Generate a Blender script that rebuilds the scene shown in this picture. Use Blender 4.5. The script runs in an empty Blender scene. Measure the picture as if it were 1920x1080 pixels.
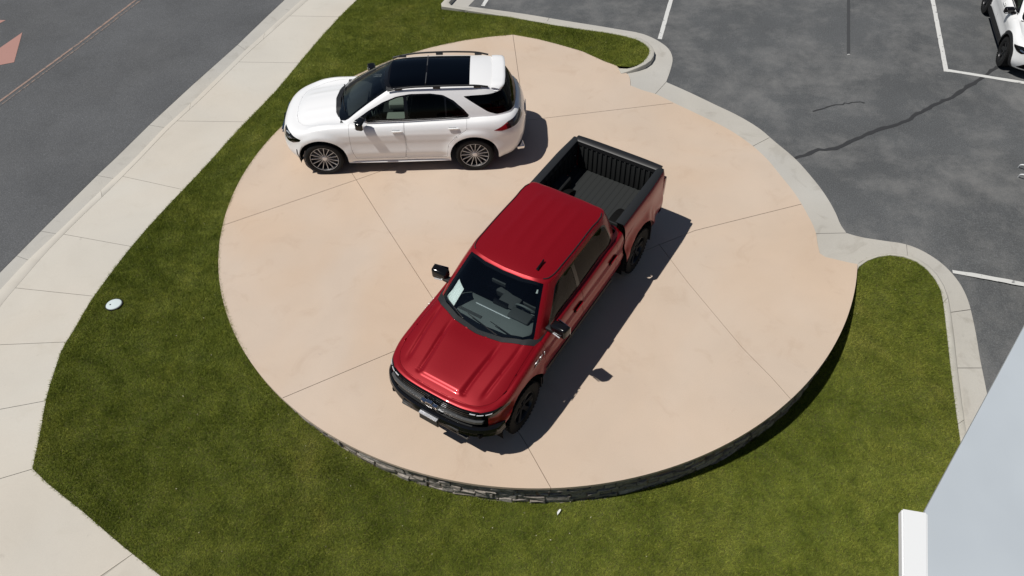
import bpy, bmesh, math, random
import numpy as np
from mathutils import Vector, Matrix
from mathutils.geometry import delaunay_2d_cdt

SC = bpy.context.scene
COL = SC.collection
RAD = math.radians
rng = random.Random(7)

# ------------------------------------------------------------------ camera
CAM_H, CAM_PITCH, CAM_ROLL, CAM_F = 10.409, RAD(49.28), RAD(-2.214), 1465.4
cam_data = bpy.data.cameras.new('camera')
cam = bpy.data.objects.new('camera', cam_data)
COL.objects.link(cam)
cam_data.sensor_width = 36.0
cam_data.lens = CAM_F / 1920.0 * 36.0
cam_data.clip_end = 2000.0
_f = Vector((0, math.cos(CAM_PITCH), -math.sin(CAM_PITCH)))
_u = Vector((0, math.sin(CAM_PITCH), math.cos(CAM_PITCH)))
_r = Vector((1, 0, 0))
_cr, _sr = math.cos(CAM_ROLL), math.sin(CAM_ROLL)
_R = _cr * _r + _sr * _u
_U = -_sr * _r + _cr * _u
_B = -_f
cam.matrix_world = Matrix(((_R.x, _U.x, _B.x, 0), (_R.y, _U.y, _B.y, 0), (_R.z, _U.z, _B.z, CAM_H), (0, 0, 0, 1)))
SC.camera = cam

# ------------------------------------------------------------------ sky and sun
SUN_AZ, SUN_EL = RAD(189.0), RAD(63.0)
world = bpy.data.worlds.new('World')
SC.world = world
world.use_nodes = True
_nt = world.node_tree
_sky = _nt.nodes.new('ShaderNodeTexSky')
_sky.sky_type = 'NISHITA'
_sky.sun_disc = False
_sky.sun_elevation = SUN_EL
_sky.sun_rotation = math.pi / 2 - SUN_AZ
_sky.altitude = 1800
_sky.dust_density = 0.4
_nt.links.new(_sky.outputs[0], _nt.nodes['Background'].inputs[0])
_nt.nodes['Background'].inputs[1].default_value = 0.05
sun_data = bpy.data.lights.new('sun', 'SUN')
sun_data.energy = 5.0
sun_data.angle = RAD(0.53)
sun_data.color = (1.0, 0.965, 0.91)
sun = bpy.data.objects.new('sun', sun_data)
COL.objects.link(sun)
_sd = Vector((math.cos(SUN_EL) * math.cos(SUN_AZ), math.cos(SUN_EL) * math.sin(SUN_AZ), math.sin(SUN_EL)))
sun.rotation_euler = _sd.to_track_quat('Z', 'Y').to_euler()
sun.location = _sd * 40
SC.view_settings.view_transform = 'Standard'
SC.view_settings.look = 'None'
SC.view_settings.exposure = -0.35
SC.view_settings.gamma = 1.0
SC.cycles.max_bounces = 8
SC.cycles.transparent_max_bounces = 12
SC.cycles.sample_clamp_indirect = 6.0

# ------------------------------------------------------------------ materials
def new_mat(name):
    m = bpy.data.materials.new(name)
    m.use_nodes = True
    nt = m.node_tree
    return m, nt, nt.nodes['Principled BSDF']

def pmat(name, col, rough=0.5, metal=0.0, coat=0.0, spec=0.5, coat_rough=0.03, emit=None):
    m, nt, b = new_mat(name)
    b.inputs['Base Color'].default_value = (*col, 1)
    b.inputs['Roughness'].default_value = rough
    b.inputs['Metallic'].default_value = metal
    b.inputs['Coat Weight'].default_value = coat
    b.inputs['Coat Roughness'].default_value = coat_rough
    b.inputs['Specular IOR Level'].default_value = spec
    return m

def ramp(nt, stops):
    r = nt.nodes.new('ShaderNodeValToRGB')
    e = r.color_ramp.elements
    e[0].position, e[0].color = stops[0][0], (*stops[0][1], 1)
    e[1].position, e[1].color = stops[-1][0], (*stops[-1][1], 1)
    for p, c in stops[1:-1]:
        k = e.new(p)
        k.color = (*c, 1)
    return r

def noise(nt, scale, detail=4, rough=0.55, vec=None, dist=0.0):
    n = nt.nodes.new('ShaderNodeTexNoise')
    n.inputs['Scale'].default_value = scale
    n.inputs['Detail'].default_value = detail
    n.inputs['Roughness'].default_value = rough
    n.inputs['Distortion'].default_value = dist
    if vec is not None:
        nt.links.new(vec, n.inputs['Vector'])
    return n

def mixc(nt, fac, a, b, mode='MIX'):
    n = nt.nodes.new('ShaderNodeMix')
    n.data_type = 'RGBA'
    n.blend_type = mode
    for s, v in ((n.inputs['Factor'], fac), (n.inputs['A'], a), (n.inputs['B'], b)):
        if isinstance(v, (int, float)):
            s.default_value = v
        elif isinstance(v, tuple):
            s.default_value = (*v, 1)
        else:
            nt.links.new(v, s)
    return n.outputs['Result']

def geo_pos(nt):
    return nt.nodes.new('ShaderNodeNewGeometry').outputs['Position']

def bump(nt, b, height, strength=0.3, dist=0.01):
    n = nt.nodes.new('ShaderNodeBump')
    n.inputs['Strength'].default_value = strength
    n.inputs['Distance'].default_value = dist
    nt.links.new(height, n.inputs['Height'])
    nt.links.new(n.outputs[0], b.inputs['Normal'])

def concrete(name, col, var=0.07, stain=(0.6, 0.55, 0.5), stain_amt=0.18, rough=0.85, speck=0.06, tint=(1, .93, .86)):
    m, nt, b = new_mat(name)
    pos = geo_pos(nt)
    lo = tuple(c * (1 - var) for c in col)
    hi = tuple(min(1, c * (1 + var)) for c in col)
    n1 = noise(nt, 0.55, 6, 0.6, pos, 0.4)
    r1 = ramp(nt, [(0.3, lo), (0.7, hi)])
    nt.links.new(n1.outputs[0], r1.inputs[0])
    # pinkish / yellowish cast of the cement
    n2 = noise(nt, 0.23, 3, 0.5, pos, 1.0)
    r2 = ramp(nt, [(0.38, (1, 1, 1)), (0.62, tint)])
    nt.links.new(n2.outputs[0], r2.inputs[0])
    c = mixc(nt, 1.0, r1.outputs[0], r2.outputs[0], 'MULTIPLY')
    # stains
    n3 = noise(nt, 1.7, 8, 0.65, pos, 0.8)
    r3 = ramp(nt, [(0.56, (0, 0, 0)), (0.74, (1, 1, 1))])
    nt.links.new(n3.outputs[0], r3.inputs[0])
    mm = nt.nodes.new('ShaderNodeMath')
    mm.operation = 'MULTIPLY'
    mm.inputs[1].default_value = stain_amt
    nt.links.new(r3.outputs[0], mm.inputs[0])
    c = mixc(nt, mm.outputs[0], c, mixc(nt, 1.0, c, stain, 'MULTIPLY'))
    # small dark drips and scuffs
    n6 = noise(nt, 5.5, 3, 0.5, pos, 0.2)
    r6 = ramp(nt, [(0.72, (0, 0, 0)), (0.80, (.16, .16, .16))])
    nt.links.new(n6.outputs[0], r6.inputs[0])
    c = mixc(nt, r6.outputs[0], c, (.12, .1, .085))
    # fine grain
    n4 = noise(nt, 70, 3, 0.7, pos)
    r4 = ramp(nt, [(0.3, (1 - speck,) * 3), (0.7, (1 + speck,) * 3)])
    nt.links.new(n4.outputs[0], r4.inputs[0])
    c = mixc(nt, 1.0, c, r4.outputs[0], 'MULTIPLY')
    nt.links.new(c, b.inputs['Base Color'])
    b.inputs['Roughness'].default_value = rough
    bump(nt, b, n4.outputs[0], 0.15, 0.004)
    return m

def asphalt(name, col, dust=0.0, dust_col=(.27, .265, .255)):
    m, nt, b = new_mat(name)
    pos = geo_pos(nt)
    n1 = noise(nt, 0.45, 7, 0.62, pos, 0.1)
    r1 = ramp(nt, [(0.3, tuple(c * .84 for c in col)), (0.7, tuple(c * 1.16 for c in col))])
    nt.links.new(n1.outputs[0], r1.inputs[0])
    n2 = noise(nt, 45, 4, 0.8, pos)
    r2 = ramp(nt, [(0.28, (.6,) * 3), (0.55, (1.05,) * 3), (0.72, (2.0,) * 3)])
    nt.links.new(n2.outputs[0], r2.inputs[0])
    c = mixc(nt, 1.0, r1.outputs[0], r2.outputs[0], 'MULTIPLY')
    if dust:
        n3 = noise(nt, 0.5, 12, 0.76, pos, 0.1)
        r3 = ramp(nt, [(0.46, (0, 0, 0)), (0.74, (dust,) * 3)])
        nt.links.new(n3.outputs[0], r3.inputs[0])
        c = mixc(nt, r3.outputs[0], c, dust_col)
        n5 = noise(nt, 2.6, 10, 0.75, pos, 0.25)
        r5 = ramp(nt, [(0.66, (0, 0, 0)), (0.76, (dust * 1.1,) * 3)])
        nt.links.new(n5.outputs[0], r5.inputs[0])
        c = mixc(nt, r5.outputs[0], c, dust_col)
    nt.links.new(c, b.inputs['Base Color'])
    b.inputs['Roughness'].default_value = 0.82
    b.inputs['Specular IOR Level'].default_value = 0.3
    bump(nt, b, n2.outputs[0], 0.35, 0.008)
    return m

def worn_paint(name, col, under, wear=0.45, scale=9):
    m, nt, b = new_mat(name)
    pos = geo_pos(nt)
    n1 = noise(nt, scale, 8, 0.7, pos, 0.3)
    r1 = ramp(nt, [(wear - 0.1, (1, 1, 1)), (wear - .02, (0, 0, 0))])
    nt.links.new(n1.outputs[0], r1.inputs[0])
    c = mixc(nt, r1.outputs[0], col, under)
    nt.links.new(c, b.inputs['Base Color'])
    b.inputs['Roughness'].default_value = 0.7
    return m

def glass(name, tint, refl=1.0, ior=1.5):
    m = bpy.data.materials.new(name)
    m.use_nodes = True
    nt = m.node_tree
    for n in list(nt.nodes):
        nt.nodes.remove(n)
    out = nt.nodes.new('ShaderNodeOutputMaterial')
    tr = nt.nodes.new('ShaderNodeBsdfTransparent')
    tr.inputs[0].default_value = (*tint, 1)
    gl = nt.nodes.new('ShaderNodeBsdfGlossy')
    gl.inputs[0].default_value = (refl, refl, refl, 1)
    gl.inputs['Roughness'].default_value = 0.015
    lw = nt.nodes.new('ShaderNodeFresnel')
    lw.inputs[0].default_value = ior
    mx = nt.nodes.new('ShaderNodeMixShader')
    nt.links.new(lw.outputs[0], mx.inputs[0])
    nt.links.new(tr.outputs[0], mx.inputs[1])
    nt.links.new(gl.outputs[0], mx.inputs[2])
    nt.links.new(mx.outputs[0], out.inputs[0])
    return m

def car_red():
    m, nt, b = new_mat('red_metallic_paint')
    pos = nt.nodes.new('ShaderNodeTexCoord').outputs['Object']
    n = noise(nt, 900, 2, 0.5, pos)
    r = ramp(nt, [(0.35, (.225, .0035, .008)), (0.7, (.32, .0055, .013))])
    nt.links.new(n.outputs[0], r.inputs[0])
    nt.links.new(r.outputs[0], b.inputs['Base Color'])
    b.inputs['Metallic'].default_value = 0.32
    b.inputs['Roughness'].default_value = 0.36
    b.inputs['Coat Weight'].default_value = .4
    b.inputs['Specular IOR Level'].default_value = .25
    b.inputs['Coat Roughness'].default_value = 0.03
    return m

M = dict(
    pad=concrete('tan_concrete', (.565, .46, .368), .05, (.74, .65, .57), .32, .82, .05, (1, .945, .885)),
    pad_joint=concrete('joint_dirt', (.24, .17, .13)),
    walk=concrete('pale_concrete', (.565, .535, .475), .05, (.72, .68, .6), .22, .85, .04, (1, .97, .94)),
    curb=concrete('grey_concrete', (.47, .455, .41), .07, (.6, .57, .5), .35, .88, .06, (1, .98, .95)),
    gutter=concrete('gutter_concrete', (.46, .445, .41), .08, (.55, .52, .48), .5, .88, .06, (1, .98, .95)),
    walk_joint=concrete('walk_joint_dirt', (.28, .25, .2)),
    street=asphalt('street_asphalt', (.098, .101, .105), .10),
    lot=asphalt('lot_asphalt', (.094, .098, .101), .62),
    sealant=pmat('crack_sealant', (.033, .034, .036), .7),
    white_paint=worn_paint('white_road_paint', (.62, .62, .6), (.2, .2, .2), .44),
    yellow_paint=worn_paint('faded_lane_paint', (.30, .205, .165), (.12, .115, .11), .50),
    yellow_worn=worn_paint('very_faded_lane_paint', (.24, .18, .15), (.105, .105, .106), .56, 14),
    red_paint=worn_paint('faded_red_paint', (.40, .215, .18), (.2, .14, .125), .40),
    soil=pmat('soil', (.085, .085, .022), .95),
    earth=pmat('earth', (.2, .17, .12), .95),
    stone=None,
    mortar=pmat('mortar', (.06, .055, .05), .95),
    red=car_red(),
    white=pmat('white_paint', (.88, .88, .88), .35, 0, 1.0, .5, .02),
    white3=pmat('white_paint_parked', (.86, .865, .86), .35, 0, 1.0, .5, .02),
    black_gloss=pmat('gloss_black', (.006, .006, .007), .12, 0, 0, .35),
    black_plastic=pmat('black_plastic', (.012, .012, .013), .5),
    satin_black=pmat('satin_black', (.02, .021, .022), .42, spec=.4),
    badge=pmat('badge_silver', (.55, .55, .56), .45, .6),
    grey_trim=pmat('grey_trim', (.075, .077, .08), .3),
    patch=pmat('asphalt_patch', (.062, .064, .067), .85, spec=.2),
    liner=pmat('bed_liner', (.017, .018, .018), .75, spec=.35),
    liner_floor=pmat('bed_floor_liner', (.019, .021, .021), .7, spec=.4),
    rubber=pmat('tyre_rubber', (.012, .012, .012), .8, spec=.25),
    chrome=pmat('chrome', (.75, .75, .76), .12, 1.0),
    silver=pmat('silver_alloy', (.70, .71, .74), .35, .6),
    dark_alloy=pmat('dark_alloy', (.03, .03, .032), .3, .6),
    dark=pmat('dark_underbody', (.006, .006, .006), .9, spec=.1),
    interior=pmat('charcoal_interior', (.035, .036, .037), .65),
    interior_lt=pmat('grey_interior', (.115, .125, .125), .6),
    cream=pmat('cream_leather', (.5, .5, .44), .5),
    paper=pmat('paper', (.8, .82, .8), .6),
    glass_front=glass('windshield_glass', (.72, .80, .80)),
    glass_side=glass('side_glass', (.30, .35, .33), .45, 1.4),
    glass_dark=glass('privacy_glass', (.05, .055, .06), .4, 1.4),
    glass_roof=glass('roof_glass', (.03, .035, .045)),
    lamp_glass=glass('lamp_glass', (.85, .88, .9)),
    lamp_red=pmat('red_lens', (.28, .008, .015), .12, 0, 1),
    lamp_dark=pmat('smoked_lens', (.02, .008, .01), .1, 0, 1),
    led=pmat('led_bar', (.8, .82, .85), .15, .3),
    canopy=None,
    white_metal=pmat('white_coated_metal', (.78, .79, .79), .4),
    lid=pmat('pale_plastic', (.60, .68, .68), .45),
)

def stone_mat():
    m, nt, b = new_mat('ledge_stone')
    pos = geo_pos(nt)
    oi = nt.nodes.new('ShaderNodeObjectInfo')
    r0 = ramp(nt, [(0.0, (.20, .18, .155)), (.35, (.33, .30, .275)), (.7, (.26, .235, .205)), (1.0, (.42, .39, .36))])
    nt.links.new(oi.outputs['Random'], r0.inputs[0])
    n = noise(nt, 16, 8, .7, pos, .6)
    r = ramp(nt, [(.3, (.55, .53, .5)), (.7, (1.35, 1.33, 1.3))])
    nt.links.new(n.outputs[0], r.inputs[0])
    nt.links.new(mixc(nt, 1.0, r0.outputs[0], r.outputs[0], 'MULTIPLY'), b.inputs['Base Color'])
    b.inputs['Roughness'].default_value = .9
    bump(nt, b, n.outputs[0], .8, .02)
    return m
M['stone'] = stone_mat()

def canopy_mat():
    m, nt, b = new_mat('coated_roof_metal')
    pos = geo_pos(nt)
    n = noise(nt, .7, 3, .5, pos, .3)
    r = ramp(nt, [(.3, (.43, .47, .505)), (.7, (.50, .545, .58))])
    nt.links.new(n.outputs[0], r.inputs[0])
    nt.links.new(r.outputs[0], b.inputs['Base Color'])
    b.inputs['Roughness'].default_value = .45
    return m
M['canopy'] = canopy_mat()

def grass_mat():
    m, nt, b = new_mat('grass_blade')
    pos = geo_pos(nt)
    at = nt.nodes.new('ShaderNodeAttribute')
    at.attribute_name = 'tone'
    n1 = noise(nt, .55, 5, .6, pos, .3)
    r1 = ramp(nt, [(.30, (.165, .205, .026)), (.48, (.212, .250, .038)), (.60, (.255, .285, .049)), (.74, (.315, .315, .07))])
    nt.links.new(n1.outputs[0], r1.inputs[0])
    n2 = noise(nt, 4.2, 6, .68, pos, .4)
    r2 = ramp(nt, [(.28, (.62, .68, .62)), (.5, (1.0, 1.0, 1.0)), (.72, (1.36, 1.28, 1.36))])
    nt.links.new(n2.outputs[0], r2.inputs[0])
    c = mixc(nt, 1.0, r1.outputs[0], r2.outputs[0], 'MULTIPLY')
    r3 = ramp(nt, [(0, (.75, .8, .75)), (.8, (1.1, 1.1, 1.05)), (.96, (1.25, 1.2, 1.15)), (1, (2.0, 1.75, 2.0))])
    nt.links.new(at.outputs['Fac'], r3.inputs[0])
    c = mixc(nt, 1.0, c, r3.outputs[0], 'MULTIPLY')
    nt.links.new(c, b.inputs['Base Color'])
    b.inputs['Roughness'].default_value = .6
    b.inputs['Specular IOR Level'].default_value = .25
    tr = nt.nodes.new('ShaderNodeBsdfTranslucent')
    nt.links.new(c, tr.inputs[0])
    mx = nt.nodes.new('ShaderNodeMixShader')
    mx.inputs[0].default_value = .18
    nt.links.new(b.outputs[0], mx.inputs[1])
    nt.links.new(tr.outputs[0], mx.inputs[2])
    nt.links.new(mx.outputs[0], nt.nodes['Material Output'].inputs[0])
    return m
M['grass'] = grass_mat()

# ------------------------------------------------------------------ object helpers
def link(o):
    COL.objects.link(o)
    return o

def thing(name, label, cat, loc=(0, 0, 0), rz=0.0, group=None):
    o = link(bpy.data.objects.new(name, None))
    o.empty_display_size = .3
    o.location = loc
    o.rotation_euler = (0, 0, rz)
    o['label'] = label
    o['category'] = cat
    if group:
        o['group'] = group
    return o

def obj(name, bm, mat, parent=None, smooth=False, angle=35, kind=None):
    me = bpy.data.meshes.new(name)
    bm.to_mesh(me)
    bm.free()
    me.materials.append(mat)
    if smooth:
        me.shade_smooth()
        me.set_sharp_from_angle(angle=RAD(angle))
    o = link(bpy.data.objects.new(name, me))
    if parent is not None:
        o.parent = parent
    if kind:
        o['kind'] = kind
    return o

def tag(o, label, cat, group=None):
    o['label'] = label
    o['category'] = cat
    if group:
        o['group'] = group
    return o

def box(bm, c, s, rot=None, bevel=0.0, seg=2):
    r = bmesh.ops.create_cube(bm, size=1.0)
    vs = r['verts']
    m = Matrix.Diagonal((*s, 1))
    if rot is not None:
        m = rot.to_4x4() @ m
    m = Matrix.Translation(c) @ m
    bmesh.ops.transform(bm, matrix=m, verts=vs)
    if bevel:
        es = list({e for v in vs for e in v.link_edges})
        bmesh.ops.bevel(bm, geom=es, offset=bevel, segments=seg, affect='EDGES', profile=.6)
    return bm

def newbox(c, s, rot=None, bevel=0.0, seg=2):
    return box(bmesh.new(), c, s, rot, bevel, seg)

def tube(bm, pts, r, n=8, caps=True):
    pts = [Vector(p) for p in pts]
    rs = r if isinstance(r, (list, tuple)) else [r] * len(pts)
    rings = []
    ref = Vector((0, 0, 1))
    for i, p in enumerate(pts):
        a = pts[max(0, i - 1)]
        c = pts[min(len(pts) - 1, i + 1)]
        t = (c - a).normalized()
        if abs(t.dot(ref)) > .95:
            ref2 = Vector((1, 0, 0))
        else:
            ref2 = ref
        u = t.cross(ref2).normalized()
        v = t.cross(u)
        rings.append([bm.verts.new(p + (u * math.cos(k * 2 * math.pi / n) + v * math.sin(k * 2 * math.pi / n)) * rs[i]) for k in range(n)])
    for a, b in zip(rings, rings[1:]):
        for k in range(n):
            bm.faces.new((a[k], a[(k + 1) % n], b[(k + 1) % n], b[k]))
    if caps:
        bm.faces.new(rings[0][::-1])
        bm.faces.new(rings[-1])
    return bm

def lathe_y(bm, prof, n=48, c=(0, 0, 0), closed=False):
    # prof: list of (radius, y); axis = y
    rings = []
    for r, y in prof:
        rings.append([bm.verts.new((c[0] + r * math.cos(a * 2 * math.pi / n), c[1] + y, c[2] + r * math.sin(a * 2 * math.pi / n))) for a in range(n)])
    prs = list(zip(rings, rings[1:]))
    if closed:
        prs.append((rings[-1], rings[0]))
    for a, b in prs:
        for k in range(n):
            bm.faces.new((a[k], a[(k + 1) % n], b[(k + 1) % n], b[k]))
    return bm

def prism(bm, poly, z0, z1):
    lo = [bm.verts.new((x, y, z0)) for x, y in poly]
    hi = [bm.verts.new((x, y, z1)) for x, y in poly]
    n = len(poly)
    bm.faces.new(hi)
    bm.faces.new(lo[::-1])
    for i in range(n):
        bm.faces.new((lo[i], lo[(i + 1) % n], hi[(i + 1) % n], hi[i]))
    bmesh.ops.recalc_face_normals(bm, faces=bm.faces)
    return bm

def in_poly(x, y, poly):
    ins = False
    j = len(poly) - 1
    for i in range(len(poly)):
        xi, yi = poly[i]
        xj, yj = poly[j]
        if (yi > y) != (yj > y) and x < (xj - xi) * (y - yi) / (yj - yi) + xi:
            ins = not ins
        j = i
    return ins

def seg_dist(px, py, a, b):
    dx, dy = b[0] - a[0], b[1] - a[1]
    L = dx * dx + dy * dy
    t = 0 if L == 0 else max(0, min(1, ((px - a[0]) * dx + (py - a[1]) * dy) / L))
    return math.hypot(px - a[0] - t * dx, py - a[1] - t * dy)

def line_dist(px, py, pl):
    return min(seg_dist(px, py, a, b) for a, b in zip(pl, pl[1:]))

def resample(pl, n):
    P = np.array(pl, float)
    d = np.r_[0, np.cumsum(np.hypot(*np.diff(P, axis=0).T))]
    t = np.linspace(0, d[-1], n)
    return [(float(np.interp(k, d, P[:, 0])), float(np.interp(k, d, P[:, 1]))) for k in t]

def smooth_line(pl, per=6):
    # Catmull-Rom through the points (2-D or 3-D), chord-length tangents
    P = [np.array(p, float) for p in pl]
    n = len(P)
    if n < 3:
        return [tuple(p) for p in P]
    T = []
    for i in range(n):
        if i == 0:
            T.append((P[1] - P[0]) / max(1e-9, np.linalg.norm(P[1] - P[0])))
        elif i == n - 1:
            T.append((P[-1] - P[-2]) / max(1e-9, np.linalg.norm(P[-1] - P[-2])))
        else:
            l0 = max(1e-9, np.linalg.norm(P[i] - P[i - 1]))
            l1 = max(1e-9, np.linalg.norm(P[i + 1] - P[i]))
            v0, v1 = (P[i] - P[i - 1]) / l0, (P[i + 1] - P[i]) / l1
            T.append((v0 * l1 + v1 * l0) / (l0 + l1))
    out = []
    for i in range(n - 1):
        L = np.linalg.norm(P[i + 1] - P[i])
        for k in range(per):
            t = k / per
            h00, h10, h01, h11 = 2 * t**3 - 3 * t**2 + 1, t**3 - 2 * t**2 + t, -2 * t**3 + 3 * t**2, t**3 - t**2
            out.append(tuple(h00 * P[i] + h10 * L * T[i] + h01 * P[i + 1] + h11 * L * T[i + 1]))
    out.append(tuple(P[-1]))
    return out

# ------------------------------------------------------------------ surveyed ground plan (metres, pad top at z = 0)
G = dict(
    walk_grass=[(-3.753, 19.027), (-4.125, 18.169), (-4.726, 16.536), (-5.212, 15.108), (-5.824, 13.642), (-6.301, 12.388), (-6.614, 11.639), (-7.092, 10.363), (-7.287, 9.663), (-7.433, 9.064), (-7.523, 8.38), (-7.573, 8.076), (-7.551, 7.554), (-7.503, 7.042), (-7.418, 6.445), (-7.378, 5.874), (-7.077, 5.635), (-6.511, 5.249), (-5.813, 4.74), (-5.139, 4.283)],
    curb_top=[(-5.028, 19.122), (-5.691, 17.709), (-6.114, 16.791), (-6.878, 14.872), (-7.305, 13.917), (-7.657, 12.905), (-8.005, 11.969), (-8.408, 11.003), (-8.673, 10.282), (-8.991, 9.13)],
    curb_face=[(-4.978, 19.666), (-5.853, 17.721), (-6.271, 16.802), (-7.024, 14.882), (-7.447, 13.926), (-7.793, 12.913), (-8.061, 12.294), (-8.676, 10.772), (-8.961, 10.121), (-9.185, 9.414)],
    gutter_street=[(-5.701, 19.398), (-6.035, 18.574), (-6.544, 17.275), (-7.253, 15.669), (-7.861, 14.208), (-8.271, 13.108), (-8.463, 12.642), (-9.029, 11.104), (-9.448, 9.913)],
    walkj=[[(-7.651, 12.302), (-6.672, 11.956)], [(-7.813, 10.555), (-7.087, 10.349)], [(-8.764, 9.393), (-7.423, 9.15)], [(-8.677, 8.14), (-7.597, 8.145)], [(-8.173, 6.857), (-7.54, 6.976)], [(-7.814, 5.731), (-7.398, 5.858)], [(-5.956, 4.309), (-5.592, 4.607)]],
    gutj=[[(-6.505, 17.288), (-6.326, 17.111)], [(-7.821, 14.199), (-7.514, 14.104)], [(-8.432, 12.551), (-8.164, 12.469)], [(-8.971, 10.95), (-8.776, 10.896)], [(-9.291, 10.331), (-9.024, 10.208)]],
    street_line=[(-9.723, 19.707), (-10.554, 17.706), (-11.612, 15.336)],
    arrow=[(-12.217, 18.29), (-11.882, 16.93), (-12.552, 16.726), (-12.677, 17.03), (-12.495, 17.554)],
    arrow2=[(-12.888, 18.924), (-12.961, 18.723), (-13.236, 18.387), (-13.431, 18.86)],
    lid=[(-6.984, 8.919)],
    isl_lawn=[(-1.575, 18.388), (0.207, 17.737), (1.543, 17.188), (2.52, 16.845), (3.089, 16.582), (3.326, 16.359), (3.434, 16.058), (3.344, 15.777), (3.146, 15.508), (2.854, 15.421), (2.631, 15.5)],
    isl_curb_out=[(0.21, 17.857), (1.552, 17.316), (2.531, 16.957), (3.104, 16.705), (3.392, 16.476), (3.547, 15.99), (3.346, 15.544), (2.965, 15.343), (2.677, 15.28)],
    isl_pad=[(2.654, 15.636), (2.352, 15.819), (1.881, 16.262), (1.336, 16.596), (0.851, 16.863), (0.253, 17.142)],
    circ_top=[(0.253, 17.142), (-0.321, 17.111), (-0.994, 16.899), (-1.546, 16.798), (-2.198, 16.476)],
    gut_out_isl=[(-0.84, 18.529), (0.562, 18.065), (1.581, 17.664), (2.838, 17.183), (3.416, 16.927), (3.708, 16.636), (3.918, 16.266), (3.953, 15.861), (3.85, 15.456), (3.656, 14.924)],
    gut_out_apron=[(3.656, 14.924), (4.08, 14.531), (4.574, 14.029), (4.957, 13.644), (5.35, 13.124), (5.549, 12.704), (5.821, 12.144), (5.993, 11.597), (6.11, 11.092), (6.168, 10.524), (6.168, 10.195), (6.207, 9.998)],
    gut_out_right=[(6.207, 9.998), (6.34, 9.922), (6.845, 9.76), (7.141, 9.681), (7.307, 9.598), (7.533, 9.406), (7.696, 9.203), (7.817, 8.982), (7.901, 8.755), (7.942, 8.5), (7.937, 8.216), (7.913, 7.9), (7.854, 7.498), (7.776, 7.018), (7.61, 6.256), (7.326, 5.163)],
    apron_in=[(2.703, 15.428), (2.838, 15.24), (2.856, 15.092), (2.834, 14.826), (3.083, 14.628), (3.345, 14.471), (3.66, 14.156), (4.204, 13.627), (4.631, 13.196), (4.807, 12.971), (5.068, 12.553), (5.266, 12.103), (5.39, 11.657), (5.539, 11.103), (5.62, 10.534), (5.643, 10.009), (5.595, 9.738), (5.568, 9.502), (5.638, 9.41), (6.024, 9.249), (6.119, 9.211)],
    right_lawn=[(6.05, 8.988), (6.159, 9.151), (6.36, 9.283), (6.571, 9.348), (6.793, 9.352), (6.997, 9.298), (7.188, 9.177), (7.328, 9.009), (7.419, 8.8), (7.451, 8.572), (7.427, 8.343), (7.367, 7.944), (7.28, 7.45), (7.188, 7.031), (7.101, 6.653), (6.958, 6.063), (6.717, 5.164)],
    right_curb_out=[(6.035, 9.075), (6.175, 9.241), (6.339, 9.342), (6.579, 9.406), (6.801, 9.41), (7.067, 9.341), (7.271, 9.229), (7.427, 9.027), (7.524, 8.777), (7.557, 8.454), (7.526, 8.201), (7.479, 7.858), (7.376, 7.334), (7.226, 6.67), (7.072, 6.041), (6.825, 5.145)],
    padj=[[(-5.506, 10.807), (-3.044, 11.987), (-2.454, 12.278), (0.426, 13.696)], [(0.428, 13.752), (3.677, 14.116)], [(0.255, 17.214), (0.422, 13.586)], [(-3.691, 6.853), (-2.019, 7.668), (3.442, 10.198)], [(3.442, 10.198), (5.634, 10.804)], [(-3.219, 12.323), (-3.044, 11.987), (-2.532, 10.987), (-1.711, 9.412), (-1.483, 8.978), (0.11, 5.888), (0.475, 5.079)], [(2.721, 9.892), (3.089, 8.924), (3.723, 7.48), (4.055, 6.878), (4.34, 6.275)]],
    gj_right=[[(5.66, 10.014), (6.207, 9.998)], [(3.351, 14.499), (3.656, 14.924)], [(5.078, 12.577), (5.377, 12.767)], [(7.187, 9.615), (7.125, 9.372)], [(7.622, 8.297), (7.972, 8.338)], [(7.402, 7.316), (7.816, 7.307)]],
    lot_lines=[[(4.337, 18.459), (3.781, 16.69)], [(7.831, 9.056), (9.023, 8.775)], [(10.839, 17.973), (9.993, 14.959)], [(9.978, 14.981), (11.493, 14.387)], [(-0.373, 18.811), (-0.471, 18.528)]],
    crack=[(5.821, 12.144), (6.374, 12.379), (6.791, 12.422), (7.171, 12.658), (7.828, 12.97), (8.328, 13.119), (8.935, 13.542), (9.654, 13.915), (10.149, 14.275), (10.64, 14.605), (11.18, 15.026)],
    crack2=[(6.628, 13.669), (7.202, 13.86), (7.715, 13.943), (7.81, 13.879)],
    strip=[(9.013, 18.911), (8.034, 15.758)],
    hoops=[(10.132, 11.594), (10.006, 11.316)],
    car3=[(11.527, 14.856), (11.42, 15.158), (11.89, 17.016)],
    circle=[0.487, 11.116, 5.98],
)
PCX, PCY, PR = G['circle']

def sst(a, b, x):
    t = max(0.0, min(1.0, (x - a) / (b - a)))
    return t * t * (3 - 2 * t)

def drop(x, y):
    # the site falls away towards the front of the pad
    return .53 * sst(2.3, 6.2, (x - PCX) * .174 - (y - PCY) * .985) + .17 * sst(9.3, 7.3, y) * sst(1.5, 5.0, x - PCX)

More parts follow.
